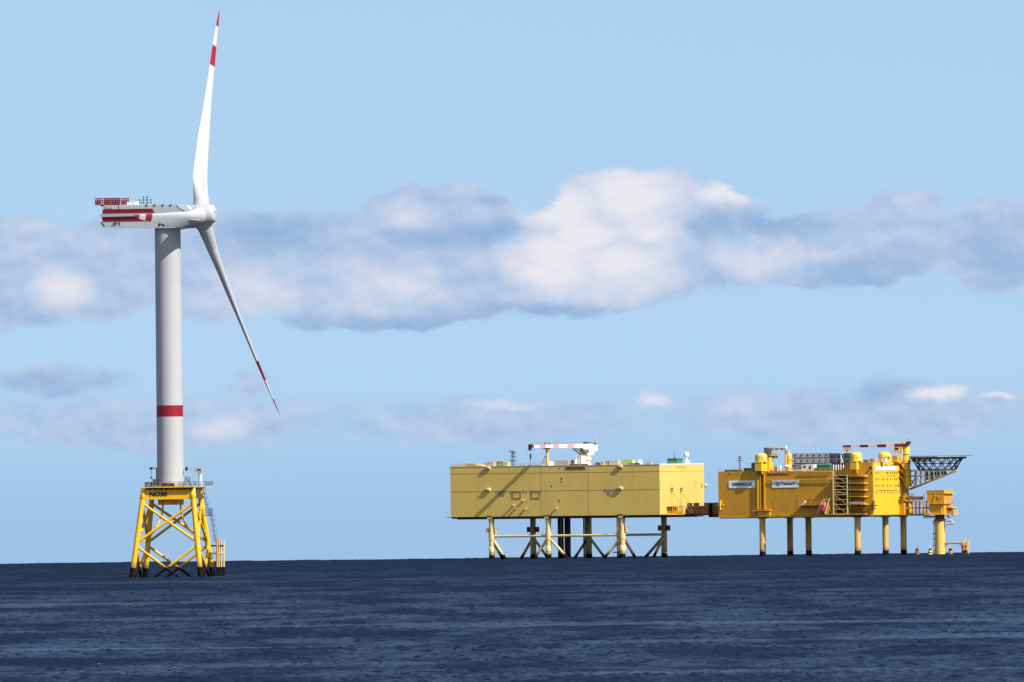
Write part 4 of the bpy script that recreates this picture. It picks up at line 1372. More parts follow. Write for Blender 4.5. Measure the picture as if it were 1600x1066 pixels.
def make_alpha():
    F = FA
    P, S = F.P, F.S
    Z0 = P(1365, 805.8).z; Z1 = P(1365, 734.3).z; Z2 = P(1365, 722.6).z
    XL = P(1123.3, 770).x
    WD = S(1421.5, 765).y
    b = thing('converter_platform', F, (XL / 2, WD / 2, 0), 'deep yellow platform crowded with gear on straight legs, right of the two platforms', 'offshore platform')
    mb = MB(YEL)
    mb.box((XL, 0, Z0), (0, WD, Z1))
    top = mb.build('topside', b, F)
    xu = P(1320.5, 728).x
    up = MB(YEL).box((xu, 0.02, Z1 + .002), (0, WD, Z2)).build('upper_block', b, F)
    mb = MB(YEL2)                                              # the accommodation end is a brighter yellow
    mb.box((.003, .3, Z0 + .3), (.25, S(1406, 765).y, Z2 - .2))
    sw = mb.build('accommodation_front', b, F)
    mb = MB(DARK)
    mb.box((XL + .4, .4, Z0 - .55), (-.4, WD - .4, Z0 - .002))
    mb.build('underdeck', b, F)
    MB(ORANGE).box((XL, -.25, Z0 - .25), (.2, -.003, Z0 + .3)).build('rubbing_strip', b, F)
    # wall plating joints
    for i in range(1, 20):
        x = XL * i / 20
        MB(YEL).box((x - .06, -.014, Z0 + .4), (x + .06, .01, Z1 - .1)).build('plate_joint', top, F)
    for i, px in enumerate((1143.5, 1157, 1202, 1220, 1237.5, 1258)):
        c = P(px, 738 - (px - 1123) * .0117, 0)
        MB(CREAM).box((c.x - .18, -.4, c.z - .2), (c.x + .18, -.003, c.z + .2)).build('wall_lamp', b, F)
    # roof rails
    mb = MB(YEL2)
    mb.rail([(XL + .3, .3, Z1), (xu - .3, .3, Z1)], 1.1, 2.2, .06)
    mb.rail([(P(1349, 722, .3).x, .3, Z2), (-.3, .3, Z2), (-.3, WD - .5, Z2)], 1.1, 2.2, .06)
    mb.build('railing', b, F)
    # long service pipes on the front
    for x0, x1, y in ((1203, 1299.5, 749.0), (1252, 1300.5, 737.4)):
        a, c = P(x0, y + .6, 0), P(x1, y - .4, 0)
        z = P(1250, 749.0 if y > 745 else 737.4).z
        mb = MB(YEL2)
        mb.box((a.x, -.75, z - .18), (c.x, -.45, z + .18))
        n = 9
        for i in range(n + 1):
            x = a.x + (c.x - a.x) * i / n
            mb.box((x - .08, -.449, z - .1), (x + .08, -.003, z + .1))
        mb.build('service_pipe', b, F)
    a, c = P(1204, 803, 0), P(1300, 802, 0); z = P(1250, 803.8).z
    MB(YEL2).box((a.x, -.8, z - .15), (c.x, -.5, z + .15)).box((a.x + 4, -.5, z - .1), (a.x + 4.3, 0, z + .1)).box((c.x - 4, -.5, z - .1), (c.x - 3.7, 0, z + .1)).build('service_pipe', b, F)
    # leg guide at the front left leg
    mb = MB(YEL2)
    za, zb = P(1185, 796).z, P(1185, 750).z
    xa, xb = P(1183.6, 770, -.9).x, P(1185.8, 770, -.9).x
    mb.box((xa, -.9, za), (xb, 0, zb))  # lit edge of the guide, its light put into a brighter yellow
    mb.use(YEL)
    for px in (1188.4, 1194.4):
        x = P(px, 770, -.7).x
        mb.box((x - .25, -.7, za), (x + .25, 0, P(1190, 739).z))
    mb.use(RECESS_SHADE).box((P(1189.5, 770).x, -.06, za), (P(1193.5, 770).x, -.003, P(1190, 741).z))  # shade of the recess painted as a darker yellow strip
    mb.use(ORANGE)
    a, c = P(1176.5, 799, -2), P(1203.5, 797.2, -2)
    mb.box((a.x, -2, a.z), (c.x, 0, c.z))
    a, c = P(1184, 808, -1.5), P(1203, 800, -1.5)
    mb.box((a.x, -1.5, P(1190, 807.6).z), (c.x, 0, c.z))
    mb.build('leg_guide', b, F)
    # jack houses: square base overhanging the wall, drum and domed cap
    def jack_house(pxl, pxm, pxr, ybot, ybase, ycyl, ytop, label=None, Y0=-2.4):
        a = P(pxl, ybase, Y0); m = P(pxm, ybase, Y0)
        sd = (pxr - pxm) / F.s / math.sin(F.psi)
        x0, x1 = a.x, m.x
        zbot, zba, zc, zt = P(pxl, ybot, Y0).z, a.z, P(pxl, ycyl, Y0).z, P(pxl, ytop, Y0).z
        cx, cy = (x0 + x1) / 2 , Y0 + sd / 2
        mb = MB(YEL2).box((x0, Y0, zbot), (x1, Y0 + sd, zba))
        mb.box((x0 - .12, Y0 - .12, zba - .25), (x1 + .12, Y0 + sd + .12, zba + .02))
        for k in range(3):
            mb.use(YEL).prism([(x0 + .4 + k * (x1 - x0 - 1.1) / 2, Y0 + .15, zbot), (x0 + .4 + k * (x1 - x0 - 1.1) / 2, 0, zbot - 2.4), (x0 + .4 + k * (x1 - x0 - 1.1) / 2, 0, zbot)], (.3, 0, 0))
        h = mb.build('jack_house', b, F)
        r = (pxr - pxl) / 2 / F.s * .99
        cpx = (pxl + pxr) / 2
        cc = P(cpx, ybase, cy)
        prof_ = [(zba + .03, r), (zc, r)]
        for t in np.linspace(0.15, 1.5, 8):
            prof_.append((zc + (zt - zc) * math.sin(t), r * (0.25 + .75 * math.cos(t))))
        mb = MB(paint('jack_drum_paint', (0.66, 0.45, 0.07), 0.45, 0.06, 0.3, 0.08)).lathe((cc.x, cy, 0), UP, prof_, 28)
        mb.use(DARK).box((cc.x + r * .52, cy - r * .88, zc - 1.1), (cc.x + r * .62, cy - r * .80, zc - .7))
        mb.build('domed_cap', h, F)
        return h
    jack_house(1180.3, 1190.2, 1199.8, 736.0, 722.3, 713.0, 708.0)
    jack_house(1328.3, 1338.2, 1347.5, 734.0, 720.9, 711.5, 706.4)
    jack_house(1373.5, 1380.5, 1393.5, 723, 714.0, 712.0, 706.0, Y0=20)
    a = P(1230, 718, 27); 
    jack_house(1229.8, 1234, 1239.2, 736, 718.0, 712.0, 707.8, Y0=26)
    # side boxes by the first jack house
    a, c = P(1199.8, 735, 3.6), P(1202.3, 719.5, 3.6)
    sdw = (1208.8 - 1202.3) / F.s / math.sin(F.psi)
    MB(YEL2).box((a.x, 3.6, Z1), (c.x, 3.6 + sdw, c.z)).box((a.x + .3, 4, c.z), (c.x - .2, 3.6 + sdw - .5, c.z + 1.2)).build('machinery_box', b, F)
    a, c = P(1174.8, 735, .6), P(1181, 723.0, .6)
    MB(STEEL).box((a.x, .6, Z1), (c.x + .4, 4, c.z)).build('machinery_box', b, F)
    # name and company boards
    o0 = P(1199.5, 743.6, -.03); w = (P(1231.8, 743, 0) - o0).x
    text_into(MB(), 'HELWIN ALPHA', INK, o0, (1, 0, 0), UP, w, .95, .03, .035).build('lettering', b, F)
    def board(x0, x1, y0, y1):
        a, c = P(x0, y1, 0), P(x1, y0, 0)
        zc = (a.z + c.z) / 2; hh = (y1 - y0) / F.s / 2
        return MB(SIGNW).box((a.x, -.2, zc - hh), (c.x, -.05, zc + hh)).build('company_board', b, F), a.x, c.x, zc, hh
    s1, x0, x1, zc, hh = board(1139.8, 1180.8, 751.0, 762.6)
    text_into(MB(), 'SIEMENS', TEAL, (x0 + (x1 - x0) * .12, -.202, zc - .72), (1, 0, 0), UP, (x1 - x0) * .77, 1.45, .03, .045).build('lettering', s1, F)
    s2, x0, x1, zc, hh = board(1207.0, 1248.0, 750.6, 762.0)
    text_into(MB(), 'TenneT', NAVY, (x0 + (x1 - x0) * .37, -.202, zc - .45), (1, 0, 0), UP, (x1 - x0) * .51, 1.15, .03, .03).build('lettering', s2, F)
    mb = MB(NAVY)
    ex, ew, eh = x0 + (x1 - x0) * .225, (x1 - x0) * .085, .85
    ringo = [(math.cos(t), math.sin(t)) for t in np.linspace(0, 2 * math.pi, 25)]
    for (c0, s0_), (c1, s1_) in zip(ringo[:-1], ringo[1:]):
        mb.prism([(ex + ew * c0, -.205, zc + eh * s0_), (ex + ew * c1, -.205, zc + eh * s1_), (ex + ew * .78 * c1, -.205, zc + eh * .62 * s1_), (ex + ew * .78 * c0, -.205, zc + eh * .62 * s0_)], (0, -.02, 0))
    mb.prism([(ex - ew * .8, -.206, zc), (ex - ew * .1, -.206, zc + eh * .35), (ex + ew * .9, -.206, zc - .05), (ex + ew * .1, -.206, zc - eh * .3)], (0, -.02, 0))
    mb.build('emblem', s2, F)
    # white board with the two names on the bright end wall
    a, c = S(1368.3, 734.9, .3), S(1401.0, 728.6, .3)
    zc = (a.z + c.z) / 2; hh = 6.2 / F.s / 2
    s3 = MB(WHITE).box((.3, a.y, zc - hh), (.42, c.y, zc + hh)).build('company_board', b, F)
    pale = paint('pale_blue_lettering', (0.42, 0.55, 0.68), 0.5)
    L = c.y - a.y
    text_into(MB(), 'SIEMENS', pale, (.422, a.y + L * .06, zc - .5), (0, 1, 0), UP, L * .40, .95, .03, .02).build('lettering', s3, F)
    text_into(MB(), 'TenneT', pale, (.422, a.y + L * .58, zc - .5), (0, 1, 0), UP, L * .34, .95, .03, .02).build('lettering', s3, F)
    a, c = S(1387, 744.8, .26), S(1400.4, 742, .26)
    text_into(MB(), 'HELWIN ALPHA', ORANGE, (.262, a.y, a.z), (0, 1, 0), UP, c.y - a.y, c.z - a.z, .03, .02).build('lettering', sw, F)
    # windows and vents of the end wall
    wm = paint('window_glass_dark', (0.10, 0.085, 0.03), 0.2)
    rows = [(738.8, (1368.8, 1372.4, 1386.0, 1388.0, 1392, 1395, 1398, 1401, 1404)), (748.9, (1368.8, 1372.4, 1378.4, 1381.6, 1387.4, 1392.6, 1399, 1402)),
            (759.0, (1368.8, 1372.4, 1378.4, 1381.6, 1387.4, 1392.6, 1399.4, 1402.4, 1405)), (769.6, (1369, 1377.3, 1382, 1387.8, 1391.4, 1395, 1401, 1405.5)), (727.0, (1384, 1387, 1393, 1396, 1399))]
    for y, xs in rows:
        for x in xs:
            q = S(x, y, .25)
            MB(wm).box((.2, q.y - .42, q.z - .42), (.30, q.y + .42, q.z + .42)).build('window', sw, F)
    a, c = S(1370, 766.2, .25), S(1404.5, 765.2, .25)
    MB(paint('dull_ochre_paint', (0.36, 0.24, 0.03), 0.5)).box((.25, a.y, a.z), (.5, c.y, c.z)).build('cable_tray', sw, F)
    # openings in the front beside the corner
    for px, py, r in ((1361, 730.5, .75), (1354.8, 738.9, .35), (1362.0, 738.9, .38), (1245, 783, .3), (1208, 783, .25), (1209.5, 794, .2)):
        q = P(px, py, 0)
        mb = MB(DARK).lathe((q.x, .01, q.z), (0, -1, 0), [(0, r), (.1, r)], 16)
        mb.use(GREY).lathe((q.x, .01, q.z), (0, -1, 0), [(0, r * 1.25), (.06, r * 1.25)], 16)
        mb.build('vent_opening', b, F)
    q = P(1361, 730.5, 0)
    MB(CREAM).tube((q.x + .6, -.7, q.z + .7), (q.x + .6, -.1, q.z - .2), .22, .22, 8).build('vent_pipe', b, F)
    # fender brackets on the two lower corners
    for px in (1126.2, 1365.0):
        q = P(px, 789.5, -.8)
        mb = MB(YEL2 if px < 1200 else RUST)
        mb.tube((q.x, -.8, q.z - 2.0), (q.x, -.8, q.z + 2.0), .4, .4, 12)
        mb.box((q.x - 1.3, -1.0, q.z - .35), (q.x + 1.3, .0, q.z + .1)); mb.box((q.x - .5, -.6, q.z + 1.1), (q.x + .5, 0, q.z + 1.5)); mb.box((q.x - .5, -.6, q.z - 1.6), (q.x + .5, 0, q.z - 1.2))
        mb.build('fender_bracket', b, F)
    # muster ledge
    a, c = P(1249.0, 790, -3), P(1279.5, 788.6, -3)
    mb = MB(ORANGE).box((a.x, -3, a.z), (c.x, -.003, c.z))
    for i in range(4):
        x = a.x + .5 + (c.x - a.x - 1) * i / 3
        mb.prism([(x, -2.8, a.z), (x, -.01, a.z), (x, -.01, a.z - 1.5)], (.2, 0, 0))
    lg = mb.build('muster_ledge', b, F)
    MB(YEL2).rail([(a.x, -2.9, c.z), (c.x, -2.9, c.z)], 1.4, 1.6, .06).build('railing', lg, F)
    q = P(1252.5, 787.2, -2.6)
    MB(WHITE).box((q.x - .9, -2.7, c.z), (q.x + .9, -1.2, c.z + .6)).build('equipment_locker', lg, F)
    q = P(1257, 785, -2.3)
    mb = MB(DARK).lathe((q.x, -1.8, q.z), (.3, -1, 0), [(-.5, 1.0), (.3, 1.0)], 16); mb.use(GALV).lathe((q.x, -1.8, q.z), (.3, -1, 0), [(.3, .75), (.5, .5)], 16); mb.build('hose_reel', lg, F)
    # stair tower in front of the wall
    Ys = -3.0
    xA, xB = P(1302.2, 770, Ys).x, P(1324.0, 770, Ys).x
    zt = P(1313, 736, Ys).z; zbm = P(1313, 803.2, Ys).z
    mb = MB(CREAM)
    for x in (xA, xB):
        mb.box((x - .22, Ys - .22, zbm), (x + .22, Ys + .22, zt if x == xA else zt - 1.6)); mb.box((x - .18, -.5, zbm), (x + .18, -.15, zt - 1.6))
    mb.build('stair_frame', b, F)
    ys = (743.0, 748.3, 754.6, 760.0, 765.2, 770.0, 773.2, 781.0, 788.4, 795.8, 803.0)
    zs = [P(1313, y, Ys).z for y in ys]
    for i, z in enumerate(zs):
        mb = MB(CREAM)
        mb.box((xA + .22, Ys - .1, z - .12), (xB - .22, Ys + .1, z + .12))
        mb.use(RUST).box((xA + .22, Ys + .12, z - .1), (xB - .22, -.02, z))
        mb.build('landing', b, F)
    MB(paint('stair_shade_brown', (0.085, 0.042, 0.018), 0.75, 0.3, 0.6)).box((xA + .4, -.3, zbm + .2), (xB - .3, -.06, zs[0])).build('dark_screen', b, F)  # dark panel added on the wall, painting in the shade behind the stair
    for i in range(0, len(zs) - 2, 2):
        mb = MB(YEL2)
        p, q = V((xA + .3, Ys, zs[i])), V((xB - .3, Ys, zs[i + 2]))
        for dy in (0, .9):
            mb.tube(p + V((0, dy, 0)), q + V((0, dy, 0)), .07, .07, 5)
        n = 14
        for k in range(n):
            c = p.lerp(q, (k + .5) / n)
            mb.box((c.x - .12, Ys, c.z - .02), (c.x + .12, Ys + .9, c.z + .02))
        mb.build('stair_flight', b, F)
    # sheltered balconies to the right of the stair
    x0, x1 = P(1325.2, 770, -2.6).x, P(1351.5, 770, -2.6).x
    for i, y in enumerate((743.4, 754.6, 765.0, 775.4, 787.2, 797.2)):
        z = P(1338, y, -2.6).z
        dep = 3.2 if i < 5 else 1.2
        mb = MB(YEL2 if i < 5 else RUST).box((x0, -dep, z - .22), (x1, -.003, z))
        mb.box((x1 - 1.6, -dep - .15, z - .45), (x1 + .25, -.003, z - .222))
        n = 6
        for k in range(n):
            xx = x0 + .3 + (x1 - x0 - 1.2) * k / (n - 1)
            mb.prism([(xx, -dep + .2, z - .22), (xx, -.01, z - .22), (xx, -.01, z - .9)], (.12, 0, 0))
        bal = mb.build('balcony', b, F)
        MB(YEL).rail([(x0, -dep + .05, z), (x1, -dep + .05, z)], 1.1, 1.4, .05).build('railing', bal, F)
        MB(RUST).box((x0 + .1, -.25, z - 2.6), (x1 - 1.5, -.05, z - .5)).build('dark_screen', bal, F)
    z = P(1338, 787.2, -2.6).z
    MB(WHITE).tube((P(1329, 786, -2.4).x, -2.75, z + .35), (P(1343, 786, -2.4).x, -2.75, z + .35), .3, .3, 12).build('white_pipe', b, F)
    MB(WHITE).tube((P(1344.5, 786, -2.4).x, -2.75, z + .3), (P(1351, 786, -2.4).x, -2.75, z + .3), .32, .32, 12).build('white_pipe', b, F)
    MB(YEL2).box((P(1290, 803, -3).x, -3.2, zbm - .3), (x1, -.003, zbm)).build('lower_walkway', b, F)

    # legs
    zg = P(1365, 860.5).z
    for px, Y, r in ((1192.2, 2.2, 1.28), (1236.3, WD - 3, 1.28), (1264.8, WD * .62, 1.28), (1340.3, 2.2, 1.32), (1384.8, WD * .66, 1.3), (1413.3, WD - 3, 1.3)):
        x = P(px, 835, Y).x
        mb = MB(paint('leg_ochre_paint', (0.56, 0.36, 0.09), 0.5, 0.1, 0.3, 0.2, growth=zg)).tube((x, Y, Z0 - .1), (x, Y, zg), r, r, 24)
        mb.lathe((x, Y, 0), UP, [(Z0 - .8, r + .7), (Z0 - .55, r + .7), (Z0 - .5, r)], 24)
        mb.use(BLACK).tube((x, Y, zg), (x, Y, -9), r * 1.03, r * 1.03, 24)
        mb.build('leg', b, F)

    # heli-deck, its space frame and the cantilever below it
    C = V((14.2, 35.0, 0)); RD = 11.6
    zdk = P(1470, 713.0, 35).z
    oct_ = [(C.x + RD / math.cos(math.pi / 8) * math.cos(math.pi / 8 + k * math.pi / 4), C.y + RD / math.cos(math.pi / 8) * math.sin(math.pi / 8 + k * math.pi / 4)) for k in range(8)]
    mb = MB(GALV).prism([(x, y, zdk - .3) for x, y in oct_], (0, 0, .3))
    hd = mb.build('helideck', b, F)
    mb = MB(STEEL)
    for k in range(8):
        (x0_, y0_), (x1_, y1_) = oct_[k], oct_[(k + 1) % 8]
        o0 = V((x0_ - C.x, y0_ - C.y, 0)) * .14; o1 = V((x1_ - C.x, y1_ - C.y, 0)) * .14
        n = 6
        for j in range(n + 1):
            p = V((x0_, y0_, zdk - .1)).lerp(V((x1_, y1_, zdk - .1)), j / n); oo = o0.lerp(o1, j / n)
            mb.tube(p, p + oo + UP * .35, .06, .06, 4)
        for f in (.5, 1.0):
            mb.tube(V((x0_, y0_, zdk - .1)) + o0 * f + UP * .35 * f, V((x1_, y1_, zdk - .1)) + o1 * f + UP * .35 * f, .05, .05, 4)
    mb.build('safety_net', hd, F)
    bluesteel = paint('dark_blue_steel', (0.028, 0.036, 0.058), 0.5, 0.2, 0.6)
    zlo = P(1465, 733.8, 35).z
    zmi = (zdk + zlo) / 2 - .2
    mb = MB(bluesteel)
    nk = 16
    def ringp(r, z, k, off=0):
        t = 2 * math.pi * (k + off) / nk
        return V((C.x - .8 + r * math.cos(t), C.y + r * math.sin(t), z))
    for k in range(nk):
        a_, c_ = ringp(11.0, zdk - .5, k), ringp(9.4, zmi, k, .5)
        mb.tube(a_, c_, .2, .2, 6); mb.tube(ringp(11.0, zdk - .5, k + 1), c_, .2, .2, 6)
        d_ = ringp(8.0, zlo, k, 0)
        mb.tube(c_, d_, .2, .2, 6); mb.tube(ringp(9.4, zmi, k - .0, .5), ringp(8.0, zlo, k + 1), .18, .18, 6)
        mb.tube(ringp(9.4, zmi, k, .5), ringp(9.4, zmi, k + 1, .5), .18, .18, 6)
        mb.tube(ringp(8.0, zlo, k), ringp(8.0, zlo, k + 1), .24, .24, 6)
        mb.tube(ringp(11.0, zdk - .5, k), ringp(11.0, zdk - .5, k + 1), .28, .28, 6)
    for k in range(-4, 5):
        y = C.y + k * 2.4
        hw = math.sqrt(max(1, 11.4 ** 2 - (k * 2.4) ** 2))
        mb.box((C.x - hw, y - .15, zdk - 1.1), (C.x + hw, y + .15, zdk - .302))
        hw2 = math.sqrt(max(1, 8.2 ** 2 - min(8, abs(k * 2.4)) ** 2)); 
        mb.tube((C.x - hw2, y * .7 + C.y * .3, zmi), (C.x + hw2, y * .7 + C.y * .3, zmi), .16, .16, 5)
    mb.build('deck_truss', hd, F)
    # cantilever of pale steel under the truss
    Yc = WD - .5
    pt = lambda px, py: P(px, py, Yc)
    w0 = pt(1422.5, 764.5); w1 = pt(1495.5, 735.3)
    mb = MB(CREAM)
    for Y in (Yc, Yc + 1.2):
        mb.tube((w0.x, Y, w0.z), (w1.x, Y, w1.z), .38, .34, 10)
    mb.build('cantilever_strut', b, F)
    mb = MB(GALV)
    zc_ = w1.z
    line = lambda x: w0.z + (w1.z - w0.z) * (x - w0.x) / (w1.x - w0.x)
    for Y in (Yc, Yc + 2.5, Yc - 4):
        mb.box((w0.x, Y - .2, zc_ - .25), (w1.x - .5, Y + .2, zc_ + .25))
    zm_ = pt(1450, 744).z
    xe = w0.x + (w1.x - w0.x) * (zm_ - w0.z) / (w1.z - w0.z)
    mb.box((w0.x, Yc - .2, zm_ - .2), (xe, Yc + .2, zm_ + .2))
    pxs = (1432.5, 1440, 1447.5, 1455.5, 1465.5, 1475.8)
    xs = [pt(p, 740).x for p in pxs]
    for i, x in enumerate(xs):
        mb.box((x - .22, Yc - .22, line(x)), (x + .22, Yc + .22, zc_ - .252))
    for x0_, x1_ in zip(xs[:-1], xs[1:]):
        mb.tube((x0_, Yc, zc_ - .3), (x1_, Yc, max(line(x1_), zm_ - .1)), .14, .14, 6)
        if line(x1_) < zm_ - .5:
            mb.tube((x0_, Yc, zm_), (x1_, Yc, line(x1_) + .2), .13, .13, 6)
    for x in xs:
        mb.tube((x, Yc, zc_), (x, Yc + 2.5, zc_), .12, .12, 5); mb.tube((x, Yc - 4, zc_), (x, Yc, zc_), .12, .12, 5)
    mb.build('cantilever_truss', b, F)
    mb = MB(bluesteel)
    for x0_, x1_ in zip(xs[1:-1], xs[2:]):
        mb.box((x0_ + .3, Yc + 3.2, max(line(x1_) + .4, zm_ - 1.6)), (x1_ - .3, Yc + 3.5, zc_ - .3))
    mb.build('cable_cabinet_row', b, F)
    mb = MB(ORANGE)
    a, c = P(1424, 760, WD - 2), P(1432, 735, WD - 2)
    for x in (a.x, c.x):
        mb.box((x - .3, WD - 2.2, a.z), (x + .3, WD - 1.8, c.z))
    for k in range(4):
        z = a.z + (c.z - a.z) * k / 3
        mb.box((a.x, WD - 2.15, z - .15), (c.x, WD - 1.85, z + .15))
    mb.tube((a.x, WD - 2, a.z + 3), (c.x, WD - 2, a.z), .2, .2, 6); mb.tube((a.x, WD - 2, a.z), (c.x, WD - 2, a.z + 4), .2, .2, 6)
    mb.use(CREAM).box((c.x - .3, WD - 2.4, P(1432, 763, WD - 2).z), (c.x + .35, WD - 2.21, c.z + .3))
    mb.build('escape_stair', b, F)
    # access walkway to the heli-deck
    a, c = P(1424, 721.5, WD - 4), P(1457, 714.5, WD - 4)
    mb = MB(ORANGE).box((a.x, WD - 5, a.z - .1), (c.x, WD - 3, a.z + .15))
    mb.use(RUST).rail([(a.x, WD - 5, a.z + .15), (c.x, WD - 5, a.z + .15)], 1.3, 1.2, .08)
    for px in (1430.5, 1437.0, 1445.8, 1454.5):
        q = P(px, 719, WD - 4.5)
        mb.use(ORANGE).box((q.x - .5, WD - 4.8, a.z + .15), (q.x + .5, WD - 3.8, a.z + 1.6))
    mb.build('deck_walkway', b, F)

    # crane column on the end wall with its boom
    Xc = 1.9; Yc2 = S(1418.3, 740, Xc).y
    zbase = S(1418, 764, Xc).z
    cr = thing('pedestal_crane', F, (Xc, Yc2, zbase), 'tall yellow column crane with maroon banded boom on the right platform end', 'crane')
    zf = [S(1418, y, Xc).z for y in (764, 755, 744, 734, 723.5, 709.3, 697)]
    r_ = [.4, 1.45, 1.5, 1.5, 1.48, 1.45, 1.15]
    mb = MB(YEL2)
    mb.lathe((Xc, Yc2, 0), UP, [(zf[0], .5), (zf[1], 1.45), (zf[5], 1.45), (zf[5] + .01, 1.15), (zf[6], 1.15)], 28)
    for z in zf[2:6]:
        mb.lathe((Xc, Yc2, 0), UP, [(z - .12, 1.2), (z - .12, 1.75), (z + .12, 1.75), (z + .12, 1.2)], 28)
    mb.use(ORANGE)
    for z in zf[2:5]:
        mb.prism([(Xc - 1.0, Yc2 - 1.2, z - .13), (Xc - 1.0, Yc2 - 4.6, z - .13), (Xc - 1.0, Yc2 - 1.2, z - 3.0)], (.5, 0, 0))
        mb.box((.003, Yc2 - 4.6, z - .4), (Xc - .5, Yc2 - 1.0, z - .1))
    mb.build('column', cr, F)
    zt_ = zf[6]
    mb = MB(MAROON)
    mb.box((Xc - 5.0, Yc2 - 1.4, zt_ - .3), (Xc + .9, Yc2 + 1.2, zt_ + 1.0))
    mb.use(CREAM).box((Xc - 5.2, Yc2 - 1.8, zt_ - 2.9), (Xc - 1.2, Yc2 - .2, zt_ - .302))
    mb.use(DARK).box((Xc - 4.6, Yc2 - 1.85, zt_ - 1.5), (Xc - 3.0, Yc2 - 1.802, zt_ - .6)); mb.box((Xc + .2, Yc2 - 1, zt_ + 1.002), (Xc + 1.8, Yc2 + .6, zt_ + 1.9))
    mb.use(CREAM).box((Xc - 2.2, Yc2 - 1.2, zt_ + 1.002), (Xc - .6, Yc2 + .8, zt_ + 1.7))
    mb.build('crane_house', cr, F)
    hz = S(1400, 696.4, Xc).z
    bx = lambda px: P(px, 696, Yc2).x
    mb = MB(MAROON)
    paleb = paint('pale_boom_paint', (0.68, 0.58, 0.55), 0.45)
    for a_, c_, m in ((1320.5, 1333, MAROON), (1333, 1347, paleb), (1347, 1360, MAROON), (1360, 1374.2, paleb), (1374.2, 1388, MAROON), (1388, 1401, paleb)):
        h0 = .42 + .28 * (a_ - 1320) / 80; h1 = .42 + .28 * (c_ - 1320) / 80
        xa_, xc_ = bx(a_), bx(c_)
        vs = [(x, Yc2 - .9 + dy, hz + sg * h) for x, h in ((xa_, h0), (xc_, h1)) for dy, sg in ((-.5, -1), (.5, -1), (.5, 1), (-.5, 1))]
        mb.use(m).add(vs, [(0, 1, 5, 4), (1, 2, 6, 5), (2, 3, 7, 6), (3, 0, 4, 7), (0, 1, 2, 3), (4, 5, 6, 7)])
    mb.use(paleb).rail([(bx(1330), Yc2 - .9, hz + .5), (bx(1399), Yc2 - .9, hz + .6)], .9, 1.4, .05, (.9,))
    mb.build('boom', cr, F)
    q = S(1421.5, 690, Xc)
    MB(GALV).tube((Xc + 1.0, Yc2, zt_ + 1.9), (Xc + 1.0, Yc2, zt_ + 4.0), .1, .05, 6).box((Xc + .3, Yc2 - .2, zt_ + 2.9), (Xc + 1.5, Yc2 + .2, zt_ + 3.2)).build('antenna', cr, F)
    q = P(1325.3, 700, Yc2 - .9)
    br = thing('boom_rest', F, (q.x, Yc2 - .9, Z2), 'short cream post carrying the tip of the maroon banded boom behind the second domed drum', 'boom rest')
    MB(CREAM).tube((q.x, Yc2 - .9, Z2), (q.x, Yc2 - .9, hz - 1.6), .55, .5, 14).build('post', br, F)
    MB(CREAM).box((q.x - 1.3, Yc2 - 1.8, hz - 1.6), (q.x + 1.1, Yc2, hz - .45)).build('saddle', br, F)

    # small crane in the left half
    Y1 = 8.0
    q = P(1203.0, 712, Y1)
    cr1 = thing('deck_crane', F, (q.x, Y1, Z1), 'small crane with white and dark boom just behind the first domed drum', 'crane')
    zt_ = P(1203, 712, Y1).z
    MB(ORANGE).tube((q.x, Y1, Z1), (q.x, Y1, zt_), .75, .7, 16).build('pedestal', cr1, F)
    a, c = P(1194.5, 711.5, Y1 - 1), P(1206.0, 699.5, Y1 - 1)
    mb = MB(STEEL).box((a.x, Y1 - 1, zt_), (c.x - 1, Y1 + 1, c.z))
    mb.use(RUST).box((a.x + .3, Y1 - 1.5, zt_ - 1.2), (c.x + 2.2, Y1 + .6, zt_ - .002))
    mb.use(YEL2).prism([(c.x - .9, Y1 - 1.2, zt_), (c.x - .1, Y1 - 1.2, zt_), (c.x + 1.0, Y1 - 1.2, zt_ + 2), (c.x + .4, Y1 - 1.2, zt_ + 2)], (0, .3, 0))
    mb.build('slewing_house', cr1, F)
    a, c = P(1206.5, 711, Y1 - 1), P(1216.5, 706.8, Y1 - 1)
    MB(CREAM).box((a.x, Y1 - 1.2, a.z), (c.x, Y1 + .6, c.z - .3)).build('operator_cab', cr1, F)
    a, c = P(1195.5, 703.3, Y1), P(1229.8, 697.0, Y1)
    mb = MB(WHITE).box((a.x, Y1 - .8, c.z - .9), (c.x, Y1 + .8, c.z))
    xs = np.linspace(a.x + .5, c.x, 9)
    for i in range(8):
        mb.use(MAROON if i % 2 == 0 else GALV).box((xs[i], Y1 - .75, a.z), (xs[i + 1], Y1 + .7, c.z - .902))
    mb.build('boom', cr1, F)
    q = P(1228.5, 706, Y1)
    br = thing('boom_rest', F, (q.x, Y1, Z1), 'yellow post under the right end of the small crane boom', 'boom rest')
    MB(YEL2).tube((q.x, Y1, Z1), (q.x, Y1, a.z - .6), .45, .4, 12).build('post', br, F)
    MB(CREAM).box((q.x - 1, Y1 - .9, a.z - .6), (q.x + 1.6, Y1 + .9, a.z - .002)).build('saddle', br, F)

